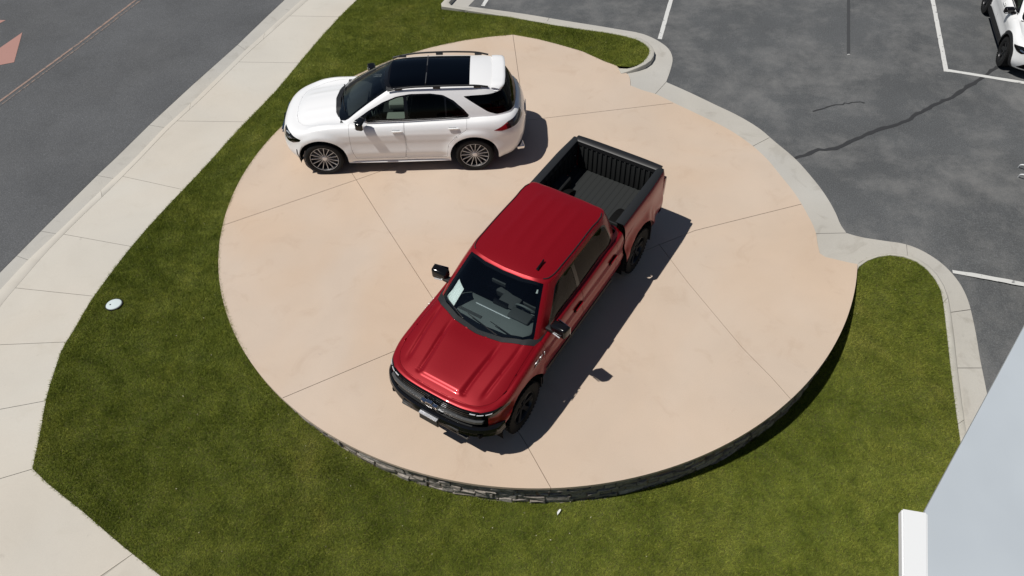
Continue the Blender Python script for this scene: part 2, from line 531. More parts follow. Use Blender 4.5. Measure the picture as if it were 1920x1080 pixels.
def fill(poly, step=None, cons=(), region=None, jitter=0):
    """triangulate a plan polygon, with grid points inside; returns verts2d, tris"""
    V = [Vector(p) for p in poly]
    n = len(V)
    E_ = [(i, (i + 1) % n) for i in range(n)]
    for pl in cons:
        k = len(V)
        V += [Vector(p) for p in pl]
        E_ += [(k + i, k + i + 1) for i in range(len(pl) - 1)]
    if step:
        xs = [p[0] for p in poly]
        ys = [p[1] for p in poly]
        x0, x1, y0, y1 = min(xs), max(xs), min(ys), max(ys)
        if region:
            x0, x1, y0, y1 = max(x0, region[0]), min(x1, region[1]), max(y0, region[2]), min(y1, region[3])
        nx, ny = int((x1 - x0) / step) + 1, int((y1 - y0) / step) + 1
        for i in range(nx):
            for j in range(ny):
                x, y = x0 + (i + .5) * step, y0 + (j + .5) * step
                if in_poly(x, y, poly):
                    V.append(Vector((x, y)))
    vo, eo, fo, *_ = delaunay_2d_cdt(V, E_, [], 0, 1e-4, False)
    tris = []
    for f in fo:
        cx = sum(vo[i].x for i in f) / 3
        cy = sum(vo[i].y for i in f) / 3
        if in_poly(cx, cy, poly):
            tris.append(tuple(f))
    return [(v.x, v.y) for v in vo], tris

def sheet(name, poly, zf, mat, step=None, region=None, kind='structure', parent=None, skirt=0.0):
    vs, tr = fill(poly, step, (), region)
    used = sorted({i for t in tr for i in t})
    mp = {}
    bm = bmesh.new()
    for i in used:
        mp[i] = bm.verts.new((vs[i][0], vs[i][1], zf(*vs[i])))
    for t in tr:
        bm.faces.new([mp[i] for i in t])
    orient_up(bm)
    if skirt:
        add_skirt(bm, skirt)
    o = obj(name, bm, mat, parent)
    if kind:
        o['kind'] = kind
    return o

def orient_up(bm):
    bm.normal_update()
    for f in bm.faces:
        if f.normal.z < 0:
            f.normal_flip()

def add_skirt(bm, d):
    es = [e for e in bm.edges if len(e.link_faces) == 1]
    r = bmesh.ops.extrude_edge_only(bm, edges=es)
    for v in [g for g in r['geom'] if isinstance(g, bmesh.types.BMVert)]:
        v.co.z -= d

def slabs(parent, poly, joints, zf, mat, gap, step, depth, piece='slab', min_area=.02):
    """cut a plan polygon along joints into separate slabs with open joints between"""
    cons = []
    for pl in joints:
        for s in (-1, 1):
            off = []
            for i, p in enumerate(pl):
                a = pl[max(0, i - 1)]
                b = pl[min(len(pl) - 1, i + 1)]
                L = math.hypot(b[0] - a[0], b[1] - a[1])
                nx, ny = -(b[1] - a[1]) / L, (b[0] - a[0]) / L
                off.append((p[0] + s * nx * gap / 2, p[1] + s * ny * gap / 2))
            cons.append(off)
    vs, tr = fill(poly, step, cons)
    keep = []
    for t in tr:
        cx = sum(vs[i][0] for i in t) / 3
        cy = sum(vs[i][1] for i in t) / 3
        if all(line_dist(cx, cy, pl) > gap * .5 - 1e-4 for pl in joints):
            keep.append(t)
    emap = {}
    for k, t in enumerate(keep):
        for a, b in ((t[0], t[1]), (t[1], t[2]), (t[2], t[0])):
            emap.setdefault((min(a, b), max(a, b)), []).append(k)
    nb = [[] for _ in keep]
    for ks in emap.values():
        if len(ks) == 2:
            nb[ks[0]].append(ks[1])
            nb[ks[1]].append(ks[0])
    seen = [False] * len(keep)
    out = []
    for k in range(len(keep)):
        if seen[k]:
            continue
        stack, grp = [k], []
        seen[k] = True
        while stack:
            q = stack.pop()
            grp.append(q)
            for r in nb[q]:
                if not seen[r]:
                    seen[r] = True
                    stack.append(r)
        area = 0
        for q in grp:
            a, b, c = (vs[i] for i in keep[q])
            area += abs((b[0] - a[0]) * (c[1] - a[1]) - (c[0] - a[0]) * (b[1] - a[1])) / 2
        if area < min_area:
            continue
        bm = bmesh.new()
        mp = {}
        for q in grp:
            f = []
            for i in keep[q]:
                if i not in mp:
                    mp[i] = bm.verts.new((vs[i][0], vs[i][1], zf(*vs[i])))
                f.append(mp[i])
            bm.faces.new(f)
        orient_up(bm)
        add_skirt(bm, depth)
        out.append(obj(piece, bm, mat, parent))
    return out

def ribbon_sections(parent, A, B, zf, mat, n_sec, depth, gap=.008, round_off=0.012, piece='section', z_in=None):
    """a kerb: raised strip between two plan lines, cut into cast sections"""
    N = n_sec * 10 + 1
    A, B = resample(A, N), resample(B, N)
    for s in range(n_sec):
        bm = bmesh.new()
        rows = []
        for i in range(11):
            k = s * 10 + i
            ax, ay = A[k]
            bx_, by_ = B[k]
            if i in (0, 10):
                k2 = k + (1 if i == 0 else -1)
                L = math.hypot(A[k2][0] - ax, A[k2][1] - ay) or 1
                t = min(.5, gap / 2 / L)
                ax, ay = ax + (A[k2][0] - ax) * t, ay + (A[k2][1] - ay) * t
                bx_, by_ = bx_ + (B[k2][0] - bx_) * t, by_ + (B[k2][1] - by_) * t
            w = math.hypot(bx_ - ax, by_ - ay) or 1e-3
            r = min(.4, round_off / w * 2)
            z = zf(ax, ay)
            zb = zf(bx_, by_)
            prof = [(0, z - depth), (0, z - .004), (.03, z), (1 - r, zb), (1 - r * .3, zb - round_off * .6), (1, zb - round_off * 2), (1, zb - depth)]
            rows.append([bm.verts.new((ax + (bx_ - ax) * t_, ay + (by_ - ay) * t_, zz)) for t_, zz in prof])
        for a, b in zip(rows, rows[1:]):
            for j in range(len(a) - 1):
                bm.faces.new((a[j], a[j + 1], b[j + 1], b[j]))
        bm.faces.new(rows[0])
        bm.faces.new(rows[-1])
        bmesh.ops.recalc_face_normals(bm, faces=bm.faces)
        obj(piece, bm, mat, parent, smooth=True, angle=40)

# ---- plan lines, carried on beyond the picture
circ = lambda az, r=PR: (PCX + r * math.cos(RAD(az)), PCY + r * math.sin(RAD(az)))
def onward(p, q, d):
    L = math.hypot(p[0] - q[0], p[1] - q[1])
    return (p[0] + (p[0] - q[0]) / L * d, p[1] + (p[1] - q[1]) / L * d)
lead = lambda pl, d=(7, 3): [onward(pl[0], pl[2], k) for k in d]
walk_grass = lead(G['walk_grass']) + smooth_line(G['walk_grass'][:16], 3) + smooth_line(G['walk_grass'][15:], 2)[1:] + [(-3.6, 3.15), (-1.8, 1.8), (-.2, .6)]
curb_top = lead(G['curb_top']) + G['curb_top'] + [(-9.3, 7.6), (-9.6, 5.5), (-9.8, 3), (-9.9, 0)]
curb_face = lead(G['curb_face']) + G['curb_face'] + [(-9.55, 8.3), (-9.8, 6.5), (-9.98, 4), (-10.08, 0)]
gut_st = lead(G['gutter_street']) + G['gutter_street'] + [(-9.9, 8.2), (-10.15, 6.2), (-10.35, 3), (-10.45, 0)]
curb_face_in = [(x + .12, y - .02) for x, y in curb_face]
arc_pts = [circ(a) for a in np.linspace(-18.6, -267.0, 130)]     # pad edge: right, front, left, back
apex = (0.253, 17.10)
isl_pad = [(2.63, 15.60)] + G['isl_pad'][1:-1] + [apex]
isl_lawn = [(-.2, 21.5), (-1.25, 19.1)] + [G['isl_lawn'][0]] + smooth_line(G['isl_lawn'][1:], 4)
isl_curb = [(-.02, 21.6), (-1.07, 19.1), (-1.36, 18.47)] + smooth_line(G['isl_curb_out'], 4)
right_lawn = smooth_line(G['right_lawn'], 3) + [(6.05, 3.1), (5.2, 0.0)]
right_curb = smooth_line(G['right_curb_out'], 3) + [(6.17, 3.05), (5.35, 0)]
apron = smooth_line(G['apron_in'][:4], 3)[:-1] + smooth_line(G['apron_in'][3:18], 3)[:-1] + G['apron_in'][17:]
gut_out = smooth_line([(0.75, 21.5), (-.62, 18.95), (-.84, 18.53)], 2)[:-1] + smooth_line(G['gut_out_isl'], 3)[:-1] + smooth_line(G['gut_out_apron'], 3)[:-1] + smooth_line(G['gut_out_right'], 3) + [(6.6, 3.0), (5.8, 0)]

# ---- earth, street, parking lot
def big(x, y):
    return -1.2
obj('ground', prism(bmesh.new(), [(-450, -450), (450, -450), (450, 450), (-450, 450)], -3, -1.2), M['earth'], kind='structure')
z_st = lambda x, y: -.128 - drop(x, y)
street = sheet('street', [(x - .02, y) for x, y in gut_st[::-1]] + [(20, 70), (-45, 70), (-60, -30), (-10.5, -30)], z_st, M['street'], .8, (-20, -3, 0, 24))
z_gut = lambda x, y: -.118 - drop(x, y)
sg = link(bpy.data.objects.new('street_gutter', None))
sg['kind'] = 'structure'
gj = sorted(G['gutj'], key=lambda l: -l[0][1])
gutter_poly = gut_st + curb_face_in[::-1]
def ext(l, e0, e1):
    (x0, y0), (x1, y1) = l[0], l[-1]
    d = math.hypot(x1 - x0, y1 - y0)
    ux, uy = (x1 - x0) / d, (y1 - y0) / d
    return [(x0 - ux * e0, y0 - uy * e0)] + list(l[1:-1]) + [(x1 + ux * e1, y1 + uy * e1)]
slabs(sg, gutter_poly, [ext(l, .1, .3) for l in gj] + [[(-5.6, 18.9), (-4.9, 18.7)], [(-9.8, 8.5), (-9.2, 8.2)], [(-10.3, 5.5), (-9.5, 5.4)]], z_gut, M['gutter'], .008, .6, .08)
sheet('gutter_bed', gutter_poly, lambda x, y: z_gut(x, y) - .02, M['walk_joint'], .8, None, None, sg)
# paint on the street
def stripe(name, pl, w, zf, mat, parent, wob=0.0, seed=1):
    rr = random.Random(seed)
    P = resample(pl, max(2, int(sum(math.hypot(b[0] - a[0], b[1] - a[1]) for a, b in zip(pl, pl[1:])) / .12)))
    bm = bmesh.new()
    L, R_ = [], []
    for i, p in enumerate(P):
        a, b = P[max(0, i - 1)], P[min(len(P) - 1, i + 1)]
        d = math.hypot(b[0] - a[0], b[1] - a[1])
        nx, ny = -(b[1] - a[1]) / d, (b[0] - a[0]) / d
        ww = w / 2 * (1 + rr.uniform(-wob, wob))
        w2 = w / 2 * (1 + rr.uniform(-wob, wob))
        L.append(bm.verts.new((p[0] + nx * ww, p[1] + ny * ww, zf(p[0], p[1]))))
        R_.append(bm.verts.new((p[0] - nx * w2, p[1] - ny * w2, zf(p[0], p[1]))))
    for i in range(len(P) - 1):
        bm.faces.new((L[i], R_[i], R_[i + 1], L[i + 1]))
    orient_up(bm)
    return obj(name, bm, mat, parent)
zp = lambda x, y: z_st(x, y) + .005
sl = [(-7.9, 24.1)] + G['street_line'] + [(-13.0, 12.2), (-14.2, 9.0)]
stripe('lane_line', sl, .06, zp, M['yellow_paint'], street, .12, 2)
stripe('lane_line', [(x + .125, y - .05) for x, y in sl], .04, zp, M['yellow_worn'], street, .4, 3)
def flat(name, poly, zf, mat, parent):
    bm = bmesh.new()
    bm.faces.new([bm.verts.new((x, y, zf(x, y))) for x, y in poly])
    orient_up(bm)
    return obj(name, bm, mat, parent)
flat('painted_arrow', [(-12.217, 18.29), (-11.90, 16.93), (-12.95, 16.60), (-14.6, 16.25), (-14.75, 16.95), (-13.3, 17.35), (-12.55, 17.52)], zp, M['red_paint'], street)
flat('painted_arrow', [(-12.888, 18.924), (-13.15, 18.55), (-13.7, 18.0), (-14.2, 18.4), (-13.6, 19.0)], zp, M['red_paint'], street)

# ---- sidewalk slabs and street kerb
walk_poly = walk_grass + [(-9.75, -.2)] + curb_top[::-1]
z_wk = lambda x, y: -.004 - drop(x, y)
sw = link(bpy.data.objects.new('sidewalk', None))
sw['kind'] = 'structure'
wj = [ext(G['walkj'][0], .5, .3), ext(G['walkj'][1], .9, .3), ext(G['walkj'][2], .4, .3), ext(G['walkj'][3], .8, .3), ext(G['walkj'][4], 1.8, .02), ext(G['walkj'][5], 2.3, .02), ext(G['walkj'][6], 3.5, .3),
      [(-7.6, 14.2), (-5.2, 14.0)], [(-6.5, 16.4), (-4.4, 16.2)], [(-5.6, 18.4), (-3.7, 18.2)]]
slabs(sw, walk_poly, wj, z_wk, M['walk'], .008, .6, .05)
sheet('slab_bed', walk_poly, lambda x, y: z_wk(x, y) - .025, M['walk_joint'], .8, None, None, sw)
kb = link(bpy.data.objects.new('street_kerb', None))
kb['kind'] = 'structure'
ribbon_sections(kb, curb_top, curb_face, lambda x, y: .002 - drop(x, y), M['walk'], 9, .2, .008, .02)

# ---- parking lot, its gutter and kerbs
z_lot = lambda x, y: -.024 - drop(x, y)
lot = sheet('parking_lot', [(x - .015, y - .005) for x, y in gut_out] + [(60, -12), (70, 60), (8, 60)], z_lot, M['lot'], .8, (-1, 16, 0, 22))
zl = lambda x, y: z_lot(x, y) + .005
for i, l in enumerate(G['lot_lines']):
    e = [ext(l, 4, 0), ext(l, 0, 5), ext(l, 5, 0.05), ext(l, 0, 6), ext(l, 3, 0)][i]
    stripe('painted_line', e, .10, (lambda x, y: zl(x, y) + .002) if i == 3 else zl, M['white_paint'], lot, .08, 10 + i)
def crack(pl, w, seed):
    rr = random.Random(seed)
    P = resample(pl, 70)
    P = [(x + rr.gauss(0, .012), y + rr.gauss(0, .012)) for x, y in P]
    stripe('crack_sealant', P, w, zl, M['sealant'], lot, .35, seed)
crack(G['crack'], .085, 4)
crack(G['crack2'], .03, 5)
stripe('asphalt_patch', [(9.6, 20.8)] + G['strip'], .075, zl, M['patch'], lot, .04, 6)
flat('painted_mark', [(8.0, 15.71), (8.06, 15.73), (8.05, 15.76), (7.99, 15.74)], lambda x, y: zl(x, y) + .003, M['white_paint'], lot)
gutter_poly2 = gut_out + right_curb[::-1][:-2] + apron[::-1] + isl_curb[::-1]
lg = link(bpy.data.objects.new('lot_gutter', None))
lg['kind'] = 'structure'
z_g2 = lambda x, y: -.016 - drop(x, y)
slabs(lg, gutter_poly2, [ext(G['gj_right'][0], .1, .1), ext(G['gj_right'][1], .03, .15), ext(G['gj_right'][2], .05, .12), ext(G['gj_right'][3], .1, .08), ext(G['gj_right'][4], .1, .15), ext(G['gj_right'][5], .1, .15), [(1.0, 17.3), (1.25, 18.0)]], z_g2, M['gutter'], .01, .35, .06)
sheet('gutter_bed', gutter_poly2, lambda x, y: z_g2(x, y) - .03, M['walk_joint'], .8, None, None, lg)
# island kerb: level with the pad at its foot, proud of the gutter along the lot
kb2 = link(bpy.data.objects.new('island_kerb', None))
kb2['kind'] = 'structure'
ribbon_sections(kb2, isl_lawn, isl_curb, lambda x, y: .105 if y > 15.75 else .012 + .093 * sst(2.60, 3.25, x), M['curb'], 5, .2, .008, .02)
kb3 = link(bpy.data.objects.new('lawn_kerb', None))
kb3['kind'] = 'structure'
def z_rc(x, y):
    return .012 + .085 * sst(6.1, 7.2, x) - drop(x, y)
ribbon_sections(kb3, right_lawn, right_curb, z_rc, M['curb'], 5, .25, .008, .018)
# ---- display pad: tan slabs on a low ledge-stone wall
pad_poly = [circ(a, PR) for a in np.linspace(-18.6, -267.0, 150)] + [apex] + isl_pad[::-1][1:] + [(2.70, 15.42)] + apron[1:-1]
pad = link(bpy.data.objects.new('display_pad', None))
pad['kind'] = 'structure'
pj = [list(l) for l in G['padj']]
pj[0][-1] = (.424, 13.70)
pj[1][0] = (.40, 13.70)
pj[3][-1] = (3.45, 10.20)
pj[4][0] = (3.42, 10.19)
slabs(pad, pad_poly, pj, lambda x, y: 0.0, M['pad'], .009, 1.0, .055)
core_poly = [circ(a, PR - .05) for a in np.linspace(-18.6, -267.0, 120)] + [(.25, 17.03)] + [(x - .03, y - .04) for x, y in isl_pad[::-1][1:]] + [(2.66, 15.38)] + [(x - .03, y - .01) for x, y in apron[1:-1]]
vs_, tr_ = fill(core_poly)
bm = bmesh.new()
mp_ = {}
for t in tr_:
    for i in t:
        if i not in mp_:
            mp_[i] = bm.verts.new((vs_[i][0], vs_[i][1], -.03))
    bm.faces.new([mp_[i] for i in t])
orient_up(bm)
add_skirt(bm, .9)
obj('slab_bed', bm, M['pad_joint'], pad)

wall = thing('retaining_wall', 'low curved wall of stacked grey ledge stones holding up the round tan pad', 'stone wall')
bm = bmesh.new()
azs = np.linspace(-6, -160, 100)
prev = None
for a in azs:
    v = [bm.verts.new((*circ(a, PR - .14), -.06)), bm.verts.new((*circ(a, PR - .14), -.95))]
    if prev:
        bm.faces.new((prev[0], prev[1], v[1], v[0]))
    prev = v
obj('backing', bm, M['mortar'], wall)
def stone_mesh(seed):
    r = random.Random(seed)
    bm = bmesh.new()
    box(bm, (0, 0, 0), (1, 1, 1))
    bmesh.ops.subdivide_edges(bm, edges=[e for e in bm.edges if abs((e.verts[0].co - e.verts[1].co).x) > .5], cuts=1)
    for v in bm.verts:
        v.co.x += r.uniform(-.05, .05)
        v.co.y += r.uniform(-.16, .16)
        v.co.z += r.uniform(-.09, .09)
    bmesh.ops.bevel(bm, geom=list(bm.edges), offset=.05, segments=1, affect='EDGES')
    me = bpy.data.meshes.new('stone')
    bm.to_mesh(me)
    bm.free()
    me.materials.append(M['stone'])
    return me
stone_kinds = [stone_mesh(100 + i) for i in range(10)]
nst = 0
z = -.062
course = 0
while course < 6:
    h = (.085, .105, .075, .11, .09, .1)[course]
    s = rng.uniform(0, .2)
    zc = z - h / 2
    while s < RAD(152) * PR:
        L = rng.uniform(.16, .42)
        a = -8 - math.degrees((s + L / 2) / PR)
        x, y = circ(a, PR + .03)
        if zc > -drop(x, y) - .02 - h * .6 and nst < 298 and drop(x, y) > .03:
            o = link(bpy.data.objects.new('stone', rng.choice(stone_kinds)))
            o.parent = wall
            px, py = circ(a, PR - .095 + rng.uniform(-.012, .022))
            o.location = (px, py, zc)
            o.scale = (L - .014, .12, h - .010)
            o.rotation_euler = (rng.uniform(-.03, .03), rng.uniform(-.02, .02), RAD(a + 90) + rng.uniform(-.03, .03) + rng.choice((0, math.pi)))
            nst += 1
        s += L
    z -= h
    course += 1
print('stones', nst)

# ---- lawn and grass
lawn_poly = walk_grass + [(5.1, -.2)] + right_lawn[::-1] + [circ(a, PR - .02) for a in np.linspace(-20.5, -267.0, 130)] + [(.25, 17.10)] + [(x, y - .01) for x, y in isl_pad[::-1][1:]] + [(2.62, 15.54)] + isl_lawn[::-1][1:] + [(1.0, 24.5)]
bs = []
for p in resample(walk_grass, 60):
    bs.append((p[0], p[1], -.012))
for a in np.linspace(-20, -267, 60):
    bs.append((*circ(a), -.016))
for p in resample(isl_pad, 14):
    bs.append((p[0], p[1], -.012))
for p in resample(isl_lawn[3:], 24):
    bs.append((p[0], p[1], .09))
for p in resample(right_lawn, 24):
    bs.append((p[0], p[1], z_rc(*p) + drop(*p) - .02))
BS = np.array(bs)
def lawn_z(x, y):
    d2 = (BS[:, 0] - x) ** 2 + (BS[:, 1] - y) ** 2 + 1e-4
    w = 1 / d2 ** 1.5
    return float((w * BS[:, 2]).sum() / w.sum()) - drop(x, y)
lawn = sheet('lawn', lawn_poly, lawn_z, M['soil'], .3, (-9, 9, 1, 21))
# blades of grass: one small triangle each
def blades(seed, dens):
    me = lawn.data
    n = len(me.vertices)
    co = np.empty(n * 3)
    me.vertices.foreach_get('co', co)
    co = co.reshape(-1, 3)
    tri = np.array([p.vertices[:] for p in me.polygons])
    A, B, C = co[tri[:, 0]], co[tri[:, 1]], co[tri[:, 2]]
    ctr = (A + B + C) / 3
    area = np.linalg.norm(np.cross(B - A, C - A), axis=1) / 2
    vis = (ctr[:, 0] > -9) & (ctr[:, 0] < 8.5) & (ctr[:, 1] > 3.0) & (ctr[:, 1] < 20.5)
    area = area * vis
    r = np.random.default_rng(seed)
    N = int(area.sum() * dens)
    k = r.choice(len(tri), N, p=area / area.sum())
    u, v = r.random(N), r.random(N)
    m_ = u + v > 1
    u[m_], v[m_] = 1 - u[m_], 1 - v[m_]
    P = A[k] + (B[k] - A[k]) * u[:, None] + (C[k] - A[k]) * v[:, None]
    # mown height varies in soft patches; blades lean
    ph = np.sin(P[:, 0] * 5.1 + np.sin(P[:, 1] * 3.3) * 2) * np.sin(P[:, 1] * 4.3 + np.sin(P[:, 0] * 2.9) * 2)
    h = (.023 + .012 * r.random(N)) * (1 + .25 * ph)
    th = r.random(N) * 2 * np.pi
    w = .0034 + .0024 * r.random(N)
    lean = r.normal(0, .024, (N, 2)) + np.stack([.006 * np.sin(P[:, 1] * 1.7), .006 * np.cos(P[:, 0] * 1.3)], 1)
    off = np.stack([np.cos(th) * w, np.sin(th) * w, np.zeros(N)], 1)
    tip = P + np.stack([lean[:, 0], lean[:, 1], h], 1)
    V = np.empty((N, 3, 3))
    V[:, 0] = P - off
    V[:, 1] = P + off
    V[:, 2] = tip
    V[:, :2, 2] -= .006
    g = bpy.data.meshes.new('grass')
    g.vertices.add(N * 3)
    g.vertices.foreach_set('co', V.reshape(-1))
    g.loops.add(N * 3)
    g.loops.foreach_set('vertex_index', np.arange(N * 3, dtype=np.int32))
    g.polygons.add(N)
    g.polygons.foreach_set('loop_start', np.arange(0, N * 3, 3, dtype=np.int32))
    g.update(calc_edges=True)
    at = g.attributes.new('tone', 'FLOAT', 'FACE')
    at.data.foreach_set('value', r.random(N).astype(np.float32))
    g.materials.append(M['grass'])
    o = link(bpy.data.objects.new('grass', g))
    o['kind'] = 'stuff'
    tag(o, 'short olive green mown grass growing all round the tan pad', 'grass')
    print('blades', N)
    return o
blades(3, 20000)
# dry leaf scraps scattered in the grass
bm = bmesh.new()
rl = random.Random(21)
cnt = 0
while cnt < 50:
    x, y = rl.uniform(-7.5, 7.4), rl.uniform(4, 18.5)
    if cnt < 22:
        a = rl.uniform(-185, -80)
        rr_ = PR + abs(rl.gauss(0, .5)) + .06
        x, y = circ(a, rr_)
    if not in_poly(x, y, lawn_poly):
        continue
    s = rl.uniform(.006, .014)
    th = rl.uniform(0, 6.3)
    zz = lawn_z(x, y) + .034
    pts = [(-1, 0, 0), (-.3, .45, .3), (.5, .35, .1), (1, 0, .4), (.3, -.4, .2)]
    bm.faces.new([bm.verts.new((x + s * (p * math.cos(th) - q * math.sin(th)), y + s * (p * math.sin(th) + q * math.cos(th)), zz + s * r_)) for p, q, r_ in pts])
    cnt += 1
o = obj('leaf_litter', bm, pmat('dry_leaf', (.55, .5, .36), .8), kind='stuff')
tag(o, 'pale dry leaf scraps scattered through the grass', 'leaf litter')
def scrap(x, y, s, th, label):
    bm = bmesh.new()
    zz = lawn_z(x, y) + .042
    pts = [(-1.5, -.35, 0), (-.6, .4, .35), (.6, .45, .5), (1.5, .2, .2), (1.2, -.35, .35), (-.2, -.45, .1)]
    top = [bm.verts.new((x + s * (p * math.cos(th) - q * math.sin(th)), y + s * (p * math.sin(th) + q * math.cos(th)), zz + s * r_)) for p, q, r_ in pts]
    low = [bm.verts.new(v.co - Vector((0, 0, .004))) for v in top]
    bm.faces.new(top)
    bm.faces.new(low[::-1])
    for i in range(6):
        bm.faces.new((low[i], low[(i + 1) % 6], top[(i + 1) % 6], top[i]))
    tag(obj('paper_scrap', bm, M['paper']), label, 'litter')
scrap(.56, 5.0, .035, .9, 'white curled paper scrap on the grass at the front foot of the stone wall')
# round lid in the lawn
lid_c = (-6.98, 8.92)
t = thing('valve_box_lid', 'pale oval plastic valve box lid set into the lawn beside the sidewalk', 'valve lid', (lid_c[0], lid_c[1], lawn_z(*lid_c)), RAD(18))
bm = bmesh.new()
lathe_y(bm, [(0.0001, .050), (.10, .049), (.128, .045), (.136, .036), (.137, -.02)], 36)
for v in bm.verts:
    v.co = Vector((v.co.x, v.co.z * .86, v.co.y))
bmesh.ops.recalc_face_normals(bm, faces=bm.faces)
obj('lid', bm, M['lid'], t, True)
bm = bmesh.new()
lathe_y(bm, [(.0001, .053), (.013, .053), (.014, .045)], 12, (-.055, 0, 0))
for v in bm.verts:
    v.co = Vector((v.co.x, v.co.z, v.co.y))
obj('lift_hole', bm, M['dark'], t)
bm = bmesh.new()
lathe_y(bm, [(.138, .038), (.150, .036), (.152, -.02)], 36)
for v in bm.verts:
    v.co = Vector((v.co.x, v.co.z * .86, v.co.y))
obj('rim', bm, M['black_plastic'], t)
# ------------------------------------------------------------------ vehicle toolkit (local axes: x forward, y left, z up)
def net(rows, nu=5, nv=5):
    """smooth surface through a control net; rows = levels, each a list of (x, y, z) stations"""
    fine = [smooth_line(r, nu) for r in rows]
    cols = list(zip(*fine))
    fc = [smooth_line(c, nv) for c in cols]
    return [list(r) for r in zip(*fc)]

def grid_bm(grid, mirror=True, bm=None):
    bm = bm or bmesh.new()
    for s in ((1, -1) if mirror else (1,)):
        V = [[bm.verts.new((p[0], p[1] * s, p[2])) for p in r] for r in grid]
        for a, b in zip(V, V[1:]):
            for j in range(len(a) - 1):
                f = (a[j], a[j + 1], b[j + 1], b[j])
                bm.faces.new(f if s > 0 else f[::-1])
    return bm

def weld(bm, d=.0008):
    bmesh.ops.remove_doubles(bm, verts=bm.verts, dist=d)
    bad = [f for f in bm.faces if f.calc_area() < 1e-9]
    if bad:
        bmesh.ops.delete(bm, geom=bad, context='FACES')
    return bm

def outward(bm, c=(0, 0, .7)):
    bm.normal_update()
    c = Vector(c)
    s = 0
    for f in bm.faces:
        m = f.calc_center_median()
        s += f.normal.dot(Vector((m.x * .25, m.y, m.z)) - Vector((c.x * .25, c.y, c.z))) * f.calc_area()
    if s < 0:
        for f in bm.faces:
            f.normal_flip()
    bm.normal_update()
    return bm

def cap_grid(curve, x_lo, x_hi, spine, K=16, extra=None):
    """close a plan curve (front centre -> rear centre, left half) with a smooth crowned skin;
    spine = wanted (x, z) heights along the centre line, extra(x, y) = pressed relief"""
    def basis(x, y):
        q = y * y
        return [1, x, x * x, x ** 3, x ** 4, q, q * x, q * x * x, q * q, q * q * x]
    A, b = [], []
    for x, y, z in curve:
        A.append(basis(x, y))
        b.append(z)
    for x, z in spine:
        for k in range(4):
            A.append(basis(x, 0))
            b.append(z)
    c = np.linalg.lstsq(np.array(A), np.array(b), rcond=None)[0]
    f = lambda x, y: float(np.dot(c, basis(x, y)))
    rows = []
    for k in range(K + 1):
        t = k / K
        row = []
        for x, y, z in curve:
            tx = min(max(x, x_lo), x_hi)
            px, py = x + (tx - x) * t, y * (1 - t)
            zz = f(px, py) + (z - f(x, y)) * max(0, 1 - t * 2.5) ** 2
            if extra:
                zz += extra(px, py) * min(1, t * 6)
            row.append((px, py, zz))
        rows.append(row)
    return rows

AX, AY, AZ = Vector((1, 0, 0)), Vector((0, 1, 0)), Vector((0, 0, 1))

def cut(bm, poly, ax, ay, filt):
    """cut an outline (seen along ax x ay) into the faces that pass filt; returns the faces inside"""
    P = [(float(a), float(b)) for a, b in poly]
    def uv(v):
        return v.co.dot(ax), v.co.dot(ay)
    def bb(f):
        q = [uv(v) for v in f.verts]
        return min(a for a, _ in q), max(a for a, _ in q), min(b for _, b in q), max(b for _, b in q)
    X0, X1, Y0, Y1 = min(a for a, _ in P), max(a for a, _ in P), min(b for _, b in P), max(b for _, b in P)
    cand = set()
    for f in bm.faces:
        b = bb(f)
        if b[0] <= X1 and b[1] >= X0 and b[2] <= Y1 and b[3] >= Y0 and filt(f):
            cand.add(f)
    n = len(P)
    for i in range(n):
        a, b = P[i], P[(i + 1) % n]
        d = (b[0] - a[0], b[1] - a[1])
        L = math.hypot(*d)
        if L < 1e-6:
            continue
        no = (ax * d[1] - ay * d[0]) / L
        co = ax * a[0] + ay * a[1]
        x0, x1, y0, y1 = min(a[0], b[0]) - 1e-4, max(a[0], b[0]) + 1e-4, min(a[1], b[1]) - 1e-4, max(a[1], b[1]) + 1e-4
        fs = []
        for f in cand:
            q = bb(f)
            if q[0] <= x1 and q[1] >= x0 and q[2] <= y1 and q[3] >= y0:
                ds = [(v.co - co).dot(no) for v in f.verts]
                if min(ds) < -1e-5 and max(ds) > 1e-5:
                    fs.append(f)
        if not fs:
            continue
        es = {e for f in fs for e in f.edges}
        vs = {v for f in fs for v in f.verts}
        cand -= set(fs)
        r = bmesh.ops.bisect_plane(bm, geom=list(fs) + list(es) + list(vs), dist=1e-5, plane_co=co, plane_no=no)
        for g in r['geom']:
            if isinstance(g, bmesh.types.BMFace):
                cand.add(g)
    ins = []
    for f in cand:
        if f.is_valid:
            c = f.calc_center_median()
            if in_poly(c.dot(ax), c.dot(ay), P):
                ins.append(f)
    return ins

def take(bm, faces, remove=True):
    b2 = bmesh.new()
    mp = {}
    for f in faces:
        vs = []
        for v in f.verts:
            if v not in mp:
                mp[v] = b2.verts.new(v.co)
            vs.append(mp[v])
        try:
            b2.faces.new(vs)
        except ValueError:
            pass
    b2.normal_update()
    if remove and faces:
        bmesh.ops.delete(bm, geom=list(faces), context='FACES')
    return b2

